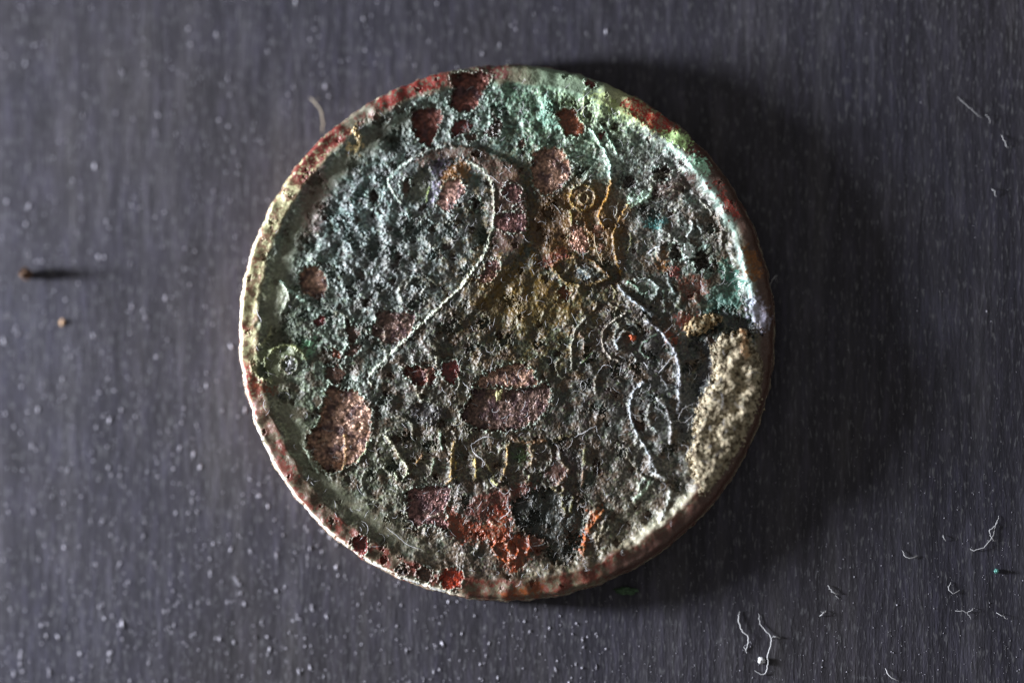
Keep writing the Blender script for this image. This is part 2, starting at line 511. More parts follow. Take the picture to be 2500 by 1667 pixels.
for a0, a1, c, inner in [(102, 121, (114, 46, 42), 610), (127, 146, (104, 46, 42), 606), (157, 160, (118, 50, 46), 620), (163, 166, (110, 46, 42), 620), (169, 172, (106, 44, 40), 620),
                         (177, 182, (98, 40, 38), 620), (186, 200, (118, 50, 44), 610), (88, 99, (82, 40, 38), 610), (205, 209, (98, 54, 44), 622), (231, 235, (104, 56, 46), 628)]:
    blend(arc(a0, a1, 2) * sm(inner, inner + 8, rw) * sm(-1.2, -0.2, n16 + 0.6 * n30) * 0.95, c)
blend(rimz * sm(645, 634, RR) * arc(190, 262, 6) * (0.75 + 0.25 * n16 + 0.2 * n30).clip(0, 0.95), (72, 58, 46))
blend(rimz * sm(650, 640, RR) * arc(200, 345, 6) * sm(-0.1, 0.7, bn(75, 70) + 0.5 * n16) * 0.85, (96, 46, 38))
blend(rimz * sm(640, 626, RR) * arc(146, 190, 6) * sm(-0.6, 0.8, n30 + 0.7 * n16) * 0.7, (104, 92, 72))
blend(arc(64, 86, 5) * sm(585, 605, rw) * 0.6, (112, 134, 118))
blend(arc(52, 70, 5) * sm(598, 612, rw) * 0.7, (146, 150, 120))
blend(sm(612, 630, RR) * (arc(-70, 50, 6)) * 0.9, (70, 48, 42))  # outer bevel on the right: its shade is put into the colour
blend(arc(20, 52, 4) * np.exp(-((rw - 608) / 9) ** 2) * 0.9, (160, 180, 172))  # mint line on the inner slope, its highlight painted in
blend(arc(4, 22, 4) * np.exp(-((rw - 604) / 9) ** 2) * 0.9, (164, 184, 180))  # same painted highlight, further down the right side
blend(arc(-62, -38, 4) * np.exp(-((rw - 598) / 12) ** 2) * 0.45, (176, 174, 158))
blend(sm(643, 651, RR) * arc(150, 262, 6) * sm(-1.6, -0.3, n16 + n30) * 0.92, (232, 224, 208))  # outer bevel on the left whitened: painted light on the lit edge

# ---- named pieces: each patch is cut out as a part of its own
ID = np.zeros((N, N), np.int16)
PARTS = {0: ('field', M_PAT, None)}
ID[rw > 596] = 1
PARTS[1] = ('rim', M_PAT, None)
def newid(name, mat, label=None):
    k = len(PARTS)
    PARTS[k] = (name, mat, label)
    return k

# the raised numeral
num_in = Z('h', 215, 610) + Z('h', 250, 470, 330, 350, 400, 285, 520, 225, 700, 180, 840, 215, 960, 290, 1040, 390, 1075, 480, 1085, 640, 1080, 760, 1050, 900, 1020, 1030, 960, 1150, 870, 1270, 750, 1430, 610, 1560) + [(1006, 813), (908, 911)]
num_out = [(909, 944), (1010, 962), (1180, 962), (1330, 948), (1350, 905), (1330, 872), (1180, 868), (1085, 876), (1060, 862), (1120, 800), (1195, 722), (1245, 664), (1277, 612), (1291, 560), (1291, 500), (1280, 440), (1258, 402), (1215, 378), (1165, 361), (1110, 356), (1062, 362), (1019, 381), (975, 411), (946, 446)]
numeral = num_in + num_out
w_, sd = polysd(numeral, 30, 0.5, False)
pl = sm(-4, 5, sd)
fade = sm(940, 900, Vv[w_]) * 0.6 + 0.4
H[w_] += 8.5 * pl * fade - 0.5 * TEX[w_] * pl * sm(760, 560, Vv[w_])
k = newid('numeral', M_PAT, 'raised figure 2 crossing the face')
ID[w_][sd > 0] = k
def ridge(pts, wd, ht, col=None, amt=0.7, name=None, label=None, flat=0.0):
    w_, d = linedist(pts, wd * 6 + 10, 0.5)
    p = np.exp(-(np.maximum(d - flat, 0) / (wd * 0.75)) ** 2)
    brk = (0.78 + 0.16 * n30[w_] + 0.08 * n16[w_] + 0.28 * n60[w_]).clip(0.1, 1.15)
    near = 1 - sm(wd * 0.8 + flat, wd * 2.6 + flat, d)
    H[w_] += 0.8 * ht * np.exp(-(d / (wd * 2.9)) ** 2) * brk.clip(0.5, 1)
    H[w_] += ht * p * (0.4 + 0.55 * brk) - 0.55 * TEX[w_] * near - 1.4 * np.exp(-((d - wd * 2.4) / (wd * 0.9)) ** 2)
    if col is not None:
        blend(p * (amt * (0.95 + 0.2 * n16[w_] + 0.3 * m30[w_])).clip(0, 0.95), col, w_)
    if name:
        kk = newid(name, M_PAT, label)
        ID[w_][(d < wd * 1.1 + flat) & (ID[w_] < 2)] = kk
edge_left = Z('h', 60, 410, 110, 340, 180, 270, 350, 160, 480, 100, 620, 70)
ridge(edge_left, 3.5, 3.5, (176, 186, 180))  # left-facing edges of the figure coloured pale to look lit
ridge(Z('h', 60, 410, 110, 490, 190, 610), 3.2, 4, (170, 178, 168))
ridge(Z('h', 830, 222, 960, 290, 1040, 390, 1075, 480, 1085, 640, 1080, 760, 1050, 900, 1020, 1030, 960, 1150, 870, 1270, 750, 1430, 610, 1560) + [(1006, 813), (908, 911), (909, 936)], 3.2, 4.5, (186, 192, 178))  # inner edge of the stroke, light painted on the same way

def zone(col, pts, amt=0.9, soft=7, dz=0, gloss=0, warp=1.6):
    """a mineral patch without its own edge"""
    w_, sd = polysd(pts, 30, warp)
    m = sm(-soft, soft, sd + 4 * n16[w_] + 3 * n30[w_]) * (0.82 + 0.25 * m9[w_] + 0.2 * m30[w_]).clip(0.25, 1.1)
    amt = min(amt, 0.9)
    blend(m * amt, col, w_)
    if dz: H[w_] += dz * sm(-soft, soft, sd)
    if gloss: G[w_] = np.maximum(G[w_], m * gloss)

zone((84, 60, 50), Z(2, 70, 830, 260, 755, 450, 745, 600, 790, 740, 870, 830, 880, 850, 1000, 870, 1100, 800, 1230, 640, 1000, 500, 880, 350, 830, 180, 870, 90, 920), 0.8, 6)
zone((74, 50, 46), Z(2, 640, 1020, 860, 1050, 900, 1260, 860, 1500, 720, 1560, 630, 1540, 650, 1300), 0.75, 7)
zone((78, 58, 46), [(1205, 600), (1278, 612), (1240, 668), (1190, 722), (1120, 800), (1060, 862), (1000, 900), (960, 900), (1010, 826), (1090, 745), (1160, 672)], 0.12, 10)
zone((112, 74, 30), Z(2, 300, 880, 440, 870, 450, 1000, 380, 1010, 250, 1080, 230, 1000), 0.9, 4, -3)
zone((120, 112, 138), Z('h', 500, 250, 640, 205, 560, 330, 540, 480, 500, 600, 440, 600, 480, 450), 0.7)
zone((104, 106, 94), Z('h', 330, 350, 470, 290, 470, 440, 420, 580, 260, 570, 290, 430), 0.85, 5, -4)
zone((86, 30, 34), Z(5, 1000, 240, 1150, 130, 1240, 180, 1080, 290), 0.85)
zone((120, 54, 32), Z(8, 290, 720, 420, 840, 560, 860, 640, 760, 740, 720, 780, 880, 830, 960, 920, 980, 930, 1080, 830, 1240, 700, 1180, 640, 1020, 480, 1010, 340, 980, 280, 820), 0.8, 8, -3, 0.4)
zone((98, 40, 30), Z(8, 420, 760, 640, 620, 900, 560, 960, 590, 760, 720, 560, 850), 0.7, 9)
zone((104, 52, 40), Z(8, 900, 960, 1020, 980, 1030, 1080, 920, 1090), 0.75, 5)
zone((34, 38, 36), Z(8, 800, 720, 920, 640, 1060, 600, 1240, 680, 1330, 800, 1320, 1000, 1200, 1180, 1080, 1140, 1050, 1000, 920, 950, 840, 880), 0.95, 5, -11)
zone((120, 66, 36), Z(8, 700, 1420, 850, 1360, 990, 1320, 1000, 1400, 850, 1440), 0.85)
zone((150, 78, 40), Z(8, 1400, 790, 1470, 760, 1420, 860, 1370, 940, 1330, 1080, 1310, 1060, 1340, 940), 0.8, 5)
zone((46, 38, 42), Z('b', 900, 400, 1080, 420, 1180, 560, 1060, 700, 940, 600), 0.8, 8, -4)
zone((72, 42, 36), Z('b', 720, 620, 900, 560, 1000, 680, 840, 860, 740, 780), 0.8, 8, -2)
zone((62, 84, 48), Z('b', 310, 400, 430, 420, 460, 500, 400, 560, 300, 500), 0.75, 5, 2)
zone((40, 42, 46), Z(7, 1380, 440, 1560, 360, 1568, 440, 1500, 500, 1390, 500), 0.0, 6, -3)
zone((44, 42, 46), [(1000, 990), (1055, 985), (1085, 1010), (1060, 1035), (1005, 1030)], 0.85, 7, -3)
zone((72, 108, 98), Z(6, 990, 250, 1060, 240, 1130, 330, 1190, 420, 1110, 480, 1010, 360), 0.9, 5, 0, 0.5)
zone((70, 100, 92), Z(6, 900, 540, 1000, 500, 1150, 500, 1160, 580, 1050, 640, 900, 620), 0.85, 6)
zone((104, 46, 32), Z(6, 690, 410, 880, 350, 870, 540, 700, 520), 0.65, 8)
zone((100, 42, 28), Z(6, 660, 660, 800, 640, 790, 700, 700, 760, 660, 720), 0.85, 5)
zone((124, 58, 30), Z(6, 570, 790, 650, 790, 660, 870, 600, 850), 0.85, 5)
zone((118, 48, 44), Z(6, 590, 300, 670, 290, 680, 360, 610, 360), 0.8, 5)
zone((112, 76, 38), Z(6, 510, 190, 590, 170, 590, 320, 520, 280), 0.8, 6)
zone((70, 46, 40), Z(3, 480, 1050, 760, 960, 860, 960, 760, 1060, 620, 1140, 480, 1150, 380, 1200, 240, 1300, 200, 1400, 240, 1280), 0.75, 7)
zone((74, 122, 122), Z(3, 420, 1310, 560, 1290, 600, 1330, 470, 1380), 0.8, 6)
zone((112, 142, 130), Z(2, 1000, 400, 1060, 350, 1100, 420, 1080, 500, 1150, 560, 1130, 620, 1000, 560), 0.8, 6, 2)
zone((120, 76, 30), Z(6, 1170, 140, 1280, 200, 1310, 350, 1240, 390, 1200, 280), 0.92, 5, -1)
zone((40, 42, 46), [(1752, 752), (1800, 770), (1845, 790), (1860, 815), (1800, 815), (1760, 800), (1720, 820), (1690, 826)], 0.9, 6, -9)
zone((44, 46, 52), Z(6, 760, 870, 900, 870, 940, 1000, 900, 1150, 830, 1270, 800, 1180, 840, 1050, 860, 950), 0.85, 6, -8)
zone((60, 62, 64), Z('f', 900, 200, 1120, 220, 1160, 420, 1080, 700, 1020, 900, 930, 1000, 880, 700, 920, 480), 0.7, 8, -5)
zone((56, 40, 38), Z('e', 430, 640, 600, 600, 560, 760, 520, 900, 560, 1040, 480, 1100, 400, 900, 380, 740), 0.6, 8, -2)
zone((54, 36, 30), Z('e', 260, 140, 620, 100, 660, 180, 500, 240, 280, 220), 0.75, 6, -3)
zone((66, 50, 50), Z(4, 740, 1060, 850, 1040, 880, 1120, 820, 1180, 740, 1130), 0.0)
zone((96, 104, 78), Z(4, 200, 980, 330, 900, 420, 880, 620, 900, 560, 1000, 400, 1100, 330, 1180, 200, 1130), 0.7, 8, 2)
zone((104, 54, 36), Z(4, 180, 1160, 330, 1190, 340, 1250, 220, 1230), 0.9, 4)
zone((140, 152, 108), Z(3, 240, 430, 20, 330, 0, 380, 200, 490, 480, 640, 700, 760, 740, 720, 560, 620), 0.7, 6)
zone((136, 46, 42), Z(3, 250, 430, 340, 375, 500, 460, 690, 610, 580, 645, 500, 625, 360, 530), 0.97, 3, -2, 0.35, 0.8)
zone((90, 50, 44), Z(3, 690, 770, 780, 760, 790, 720, 870, 810, 760, 795), 0.95, 3, -1)
zone((124, 50, 44), Z(3, 905, 1030, 990, 1050, 1040, 1150, 1110, 1190, 1130, 1300, 1050, 1270, 1000, 1130), 0.9, 4, -1, 0.3)
zone((150, 178, 128), Z(3, 570, 650, 680, 625, 780, 720, 700, 770, 600, 700), 0.85, 4, 2)
zone((150, 190, 168), Z(3, 770, 800, 870, 840, 930, 930, 860, 960, 770, 870), 0.8, 4, 1)
zone((176, 206, 186), Z('c', 1110, 440, 1180, 390, 1210, 450, 1330, 340, 1420, 370, 1400, 450, 1280, 520, 1130, 530), 0.9, 3, 5, 0, 0.8)
zone((200, 222, 214), Z('d', 560, 1040, 650, 1000, 720, 1110, 690, 1180, 580, 1260, 560, 1140), 0.92, 3, 7, 0, 0.8)
zone((180, 206, 196), Z('d', 760, 1060, 850, 1010, 850, 1080, 790, 1110), 0.8, 3, 4)
zone((84, 94, 98), Z('c', 450, 1400, 520, 1310, 600, 1300, 690, 1350, 720, 1450, 600, 1490, 500, 1470), 0.85, 3, 5, 0, 0.8)
zone((196, 172, 134), Z(1, 950, 625, 985, 620, 1020, 700, 990, 790, 940, 770, 900, 790, 920, 740, 985, 720), 0.9, 3, 7, 0, 0.8)
zone((196, 194, 206), Z('g', 520, 490, 590, 520, 600, 620, 540, 660, 510, 580), 0.85, 3, 4)
zone((120, 158, 132), Z('g', 720, 300, 860, 240, 880, 330, 800, 480, 770, 380), 0.8, 6, 1)
zone((54, 62, 52), Z(4, 200, 1060, 300, 1040, 280, 1110, 220, 1150), 0.8, 4, -4)
zone((30, 34, 30), Z(4, 390, 1260, 460, 1250, 440, 1310, 400, 1320), 0.8, 4, -6)
zone((36, 40, 38), [(1005, 640), (1030, 620), (1080, 600), (1190, 560), (1195, 590), (1170, 600), (1165, 580)], 0.0)
zone((46, 58, 52), Z('h', 150, 860, 300, 830, 420, 880, 380, 930, 220, 980), 0.75, 7, -7)
zone((44, 56, 50), Z('h', 900, 870, 1020, 850, 1030, 950, 960, 1010, 900, 960), 0.75, 7, -6)
zone((50, 58, 52), Z(1, 1150, 640, 1330, 600, 1380, 700, 1360, 800, 1200, 760), 0.55, 9, -4)
zone((62, 58, 50), Z(1, 1000, 580, 1180, 560, 1150, 680, 1050, 720), 0.6, 9, -3)

def patch(kind, pts, depth=6, name=None, label=None, warp=1.0):
    cols = {'metal': (132, 110, 98), 'pink': (156, 130, 122), 'purple': (108, 84, 82), 'redmetal': (104, 68, 62), 'oxide': (92, 40, 40), 'brown': (72, 52, 44),
            'dark': (44, 32, 28), 'rust': (100, 56, 40), 'orange': (128, 52, 32), 'deep': (52, 46, 42), 'dmetal': (100, 84, 78)}
    if kind in ('metal', 'dmetal', 'redmetal') and depth > 0: depth *= 1.55
    w_, sd = polysd(pts, 26, warp)
    wall = sm(-2.0, 4.5 + 2.0 * m30[w_].clip(-1, 1.5), sd)
    base = float(np.mean(H[w_][np.abs(sd) < 6])) if np.any(np.abs(sd) < 6) else 0
    if kind not in ('deep', 'dark'):
        tilt = ((U[w_] - U[w_].min()) / max(1.0, float(np.ptp(U[w_])))) - 0.5
        floor = (base - depth * (1 - 0.9 * tilt) + 0.9 * n60[w_] + 0.5 * n30[w_] + 0.3 * n9[w_] + 0.2 * n5[w_])
    else:
        floor = H[w_] - depth * sm(-2, 18, sd) + 1.5 * n16[w_]
    sd = sd + 1.3 * n30[w_] + 0.7 * n9[w_]
    H[w_] += (2.2 + 1.8 * m16[w_]).clip(0, 5) * np.exp(-((sd + 3.0) / 3.5) ** 2)          # lip of crust round the hole
    H[w_] = H[w_] * (1 - wall) + floor * wall
    blend(sm(-1.0, 2.0, sd) * 0.97, cols[kind], w_)
    var = (1 + 0.28 * m16[w_] + 0.15 * m9[w_]).clip(0.5, 1.7)[..., None]
    if kind in ('metal', 'dmetal', 'redmetal', 'purple', 'pink'):
        bl = (sm(-0.2, 1.4, bn(91, 55)[w_] + 0.4 * n16[w_]) * sm(-1, 2, sd) * 0.75)[..., None]
        C[w_] = C[w_] * (1 - bl) + np.array([0.075, 0.045, 0.055]) * bl
    msk = sm(-1, 2, sd)[..., None]
    C[w_] = C[w_] * (1 - msk) + C[w_] * var * msk
    blend(np.exp(-((sd + 3) / 2.5) ** 2) * (0.2 + 0.25 * m16[w_]).clip(0, 0.6), (160, 176, 166), w_)
    metal = kind in ('metal', 'pink', 'purple', 'redmetal', 'dmetal')
    kk = newid(name or ('bare_metal_patch' if metal else 'oxide_patch'), M_MET if metal else M_PAT, label)
    ID[w_][sd > 0.5] = kk
    if not metal: G[w_] = np.maximum(G[w_], sm(0, 3, sd) * 0.5)

patch('redmetal', Z(2, 330, 195, 590, 185, 610, 250, 560, 340, 520, 430, 420, 485, 330, 450, 310, 400, 340, 300), 9, label='dark red oxide patch breaking into the top of the rim')
patch('redmetal', Z(2, 40, 455, 200, 450, 250, 510, 230, 580, 190, 690, 150, 750, 70, 700, 20, 600, 20, 500), 9)
patch('oxide', Z(2, 340, 560, 460, 540, 465, 630, 380, 660, 330, 680), 6)
patch('brown', Z(2, 425, 640, 520, 660, 500, 710, 430, 700), 4)
patch('dark', Z(2, 640, 500, 710, 560, 700, 640, 640, 680, 560, 640, 620, 600), 7)
patch('rust', Z(2, 1125, 480, 1270, 460, 1285, 550, 1335, 580, 1320, 650, 1210, 670, 1170, 610, 1140, 530), 7)
patch('metal', Z(2, 940, 830, 1010, 770, 1130, 755, 1200, 820, 1235, 920, 1200, 1020, 1080, 1105, 980, 1080, 940, 980), 7, label='rounded coppery bare patch beside the top of the figure')
patch('pink', Z(2, 250, 1080, 300, 1010, 380, 1005, 430, 1090, 370, 1150, 310, 1240, 220, 1200, 215, 1130), 4)
patch('purple', Z(2, 710, 1100, 760, 1035, 860, 1070, 840, 1140, 810, 1195, 770, 1150), 2)
patch('purple', Z(2, 660, 1290, 760, 1255, 890, 1265, 885, 1390, 760, 1400, 665, 1370), 2)
patch('brown', Z(2, 840, 700, 880, 700, 870, 760, 830, 740), 4)
patch('oxide', Z(2, 1350, 240, 1410, 240, 1420, 290, 1370, 290), 4)
patch('oxide', Z(2, 1450, 640, 1490, 640, 1485, 680, 1450, 680), 4)
patch('purple', Z(5, 600, 240, 680, 245, 685, 310, 600, 410, 530, 400, 520, 370, 580, 320), 3)
patch('pink', Z('c', 410, 770, 500, 800, 590, 920, 610, 1080, 560, 1150, 450, 1120, 380, 1000), -3, label='pinkish sparkling bare bump above the eye-shaped relief')
patch('pink', Z('c', 690, 770, 770, 790, 780, 880, 700, 920, 650, 860), -2)
patch('pink', Z('c', 730, 1060, 790, 1020, 830, 1060, 780, 1120, 730, 1110), -2)
patch('redmetal', Z(5, 1140, 470, 1180, 440, 1225, 480, 1220, 530, 1170, 540), 3)
patch('redmetal', [(988, 898), (1010, 894), (1035, 899), (1062, 896), (1066, 918), (1050, 938), (1015, 938), (1003, 925), (990, 915)], 6)
patch('oxide', Z(5, 250, 1040, 350, 1000, 385, 1080, 370, 1150, 310, 1180, 250, 1110), 6)
patch('dmetal', Z(5, 490, 1215, 640, 1205, 800, 1220, 960, 1200, 1040, 1180, 1085, 1230, 1060, 1330, 1010, 1420, 900, 1500, 750, 1540, 560, 1530, 470, 1500, 400, 1430, 400, 1390, 470, 1290), 9, label='large dark bare metal patch with a pale grain on it')
patch('metal', Z(5, 500, 1200, 520, 1150, 640, 1080, 760, 1040, 850, 1030, 950, 1080, 960, 1140, 1000, 1180, 940, 1200, 800, 1210, 640, 1200), 5)
patch('metal', Z(4, 540, 340, 600, 280, 680, 290, 735, 360, 740, 470, 700, 530, 600, 510, 550, 450), 9)
patch('dmetal', Z(4, 1150, 620, 1270, 640, 1420, 630, 1410, 700, 1390, 800, 1250, 870, 1150, 840, 1085, 790, 1110, 720), 3)
patch('oxide', Z(4, 660, 670, 730, 670, 720, 740, 660, 750), 4)
patch('brown', Z(4, 890, 700, 940, 720, 1000, 800, 960, 870, 920, 880), 9)
patch('brown', Z(4, 920, 890, 1020, 890, 960, 960, 880, 970), 4)
patch('brown', Z(4, 740, 1060, 850, 1040, 880, 1120, 820, 1180, 740, 1130), 3)
patch('rust', Z(4, 780, 910, 850, 920, 840, 990, 790, 950), 3)
patch('metal', [(805, 943), (834, 949), (866, 955), (892, 978), (904, 1006), (904, 1041), (901, 1073), (872, 1124), (834, 1142), (821, 1153), (796, 1150), (770, 1124), (751, 1092), (751, 1064), (777, 1035), (783, 1000), (790, 985)], 11, label='large hollow coppery bare patch near the rim')
patch('oxide', Z(7, 950, 990, 1050, 970, 1060, 1050, 1020, 1130, 960, 1070), 6)
patch('dark', Z(7, 1290, 1220, 1340, 1190, 1370, 1230, 1330, 1270, 1290, 1260), 6)
patch('brown', Z(7, 1440, 1230, 1500, 1200, 1555, 1250, 1530, 1320, 1460, 1310), 6)
patch('purple', Z('a', 360, 920, 520, 890, 870, 880, 850, 1050, 810, 1200, 870, 1400, 800, 1420, 620, 1350, 430, 1380, 350, 1270, 330, 1050), 7, label='squarish purple bare metal patch below the lettering')
patch('orange', Z(8, 250, 1230, 330, 1215, 400, 1235, 410, 1300, 340, 1375, 250, 1340), 5, label='bright orange-red oxide patch on the rim')
patch('deep', Z(3, 490, 940, 540, 890, 610, 900, 620, 960, 570, 1010, 500, 1000), 10, 'dark_pit', 'dark hollow in the pale crust')
patch('deep', Z(3, 670, 850, 710, 840, 725, 870, 690, 890), 8, 'dark_pit')
patch('deep', Z(3, 240, 990, 300, 960, 350, 1010, 320, 1070, 250, 1050), 10, 'dark_pit')
patch('deep', Z('d', 410, 1060, 480, 1020, 550, 1090, 540, 1190, 480, 1250, 420, 1200), 9, 'dark_pit')
patch('deep', Z('d', 710, 1140, 800, 1110, 900, 1150, 910, 1270, 800, 1370, 710, 1300), 11, 'dark_pit', 'deep dark hollow beside a white crystal lump')
patch('deep', Z(1, 1070, 1100, 1110, 1080, 1150, 1130, 1120, 1210, 1080, 1190), 10, 'dark_pit')
patch('brown', Z('h', 215, 410, 280, 390, 270, 470, 240, 560, 205, 500), 4)
patch('dark', Z('h', 870, 600, 930, 570, 940, 650, 890, 680), 5)

# relief lines of the ornament and of the lettering
PALE, OCHRE, BLUE = (160, 170, 164), (166, 124, 62), (170, 180, 190)
def circ(u, v, r, a0=0, a1=360, n=14):
    return [(u + r * math.cos(math.radians(a0 + (a1 - a0) * i / n)), v - r * math.sin(math.radians(a0 + (a1 - a0) * i / n))) for i in range(n + 1)]
def mound(pts, ht, soft=10, col=None, amt=0.5):
    w_, sd = polysd(pts, 30, 1.2)
    g = sm(-soft, soft, sd)
    H[w_] += g * ht - 0.5 * TEX[w_] * g
    if col: blend(g * amt * (0.8 + 0.3 * m16[w_]).clip(0, 1.1), col, w_)
zone((112, 74, 28), [(1320, 500), (1400, 455), (1500, 450), (1530, 520), (1520, 620), (1480, 640), (1400, 610), (1330, 640), (1300, 560)], 0.42, 20)
zone((104, 80, 34), [(1160, 690), (1240, 660), (1330, 690), (1420, 720), (1380, 780), (1280, 800), (1180, 760)], 0.45, 24)
zone((64, 44, 30), [(1290, 470), (1340, 480), (1380, 520), (1370, 580), (1320, 600), (1290, 560)], 0.6, 14, -2)
zone((152, 152, 168), Z(6, 1210, 520, 1290, 520, 1370, 680, 1350, 780, 1250, 720, 1200, 620), 0.7, 8, 3)
zone((96, 62, 58), [(742, 430), (790, 400), (800, 500), (770, 580), (740, 560)], 0.5, 12)
mound(circ(1423, 482, 34), 5, 8)
mound(Z('c', 860, 230, 930, 200, 900, 420, 850, 620, 860, 800, 930, 900, 940, 1100, 860, 1100, 800, 800, 780, 640, 820, 450), 6, 7, (98, 70, 36))
mound(Z('c', 1110, 520, 1180, 560, 1080, 720, 1010, 900, 1010, 1100, 960, 1100, 950, 850, 1020, 680), 5, 7, (104, 80, 40))
mound(Z('c', 130, 1310, 250, 1240, 430, 1200, 620, 1220, 760, 1340, 880, 1440, 700, 1530, 450, 1540, 250, 1450), 4, 8)
mound(Z('e', 520, 740, 620, 650, 760, 600, 980, 640, 1100, 720, 1180, 860, 1100, 1000, 960, 1100, 760, 1150, 560, 1080, 490, 960, 480, 860), 6, 12)
mound(Z('e', 1040, 640, 1170, 700, 1330, 880, 1440, 1050, 1500, 1200, 1500, 1500, 1440, 1500, 1400, 1200, 1300, 1000, 1150, 850), 4, 9)
mound(Z('e', 780, 150, 900, 120, 1050, 100, 1200, 220, 1120, 370, 960, 320, 860, 260), 5, 7, (104, 122, 112))
mound(Z('e', 690, 200, 800, 300, 960, 420, 1110, 540, 1050, 600, 900, 500, 760, 400), 4, 8)
mound(Z('e', 90, 880, 150, 760, 280, 700, 300, 900, 260, 1150, 120, 1280, 80, 1100), 4, 9)
mound(Z('f', 320, 400, 480, 200, 640, 300, 800, 560, 840, 860, 760, 1000, 560, 1100, 420, 900, 310, 620), 5, 12)
mound(Z('d', 260, 1100, 380, 1020, 500, 1010, 560, 1100, 520, 1250, 400, 1300, 280, 1250), 4, 8)
mound(Z(8, 640, 1030, 700, 980, 820, 970, 920, 1000, 900, 1120, 800, 1190, 690, 1140), 5, 8)
mound(Z(8, 1340, 1020, 1420, 850, 1560, 800, 1568, 960, 1480, 1100, 1360, 1140), 5, 9)
mound(circ(700, 893, 56), 6, 12)
for q_ in [Z('a', 60, 230, 200, 230, 420, 640, 260, 830, 150, 700, 240, 640), Z('a', 500, 450, 700, 450, 880, 300, 900, 780, 600, 820, 420, 640), Z('a', 900, 300, 1000, 300, 980, 780, 880, 800), Z('a', 1150, 520, 1320, 480, 1300, 700, 1220, 790, 1150, 780),
           Z('b', 150, 340, 330, 350, 420, 480, 300, 560, 260, 780, 100, 800, 180, 600), Z('b', 460, 350, 580, 360, 560, 560, 500, 840, 400, 820, 480, 600), Z('b', 740, 560, 940, 400, 1060, 640, 900, 880, 760, 820), Z('b', 1150, 390, 1290, 400, 1270, 860, 1130, 880)]:
    mound(q_, 3, 8)
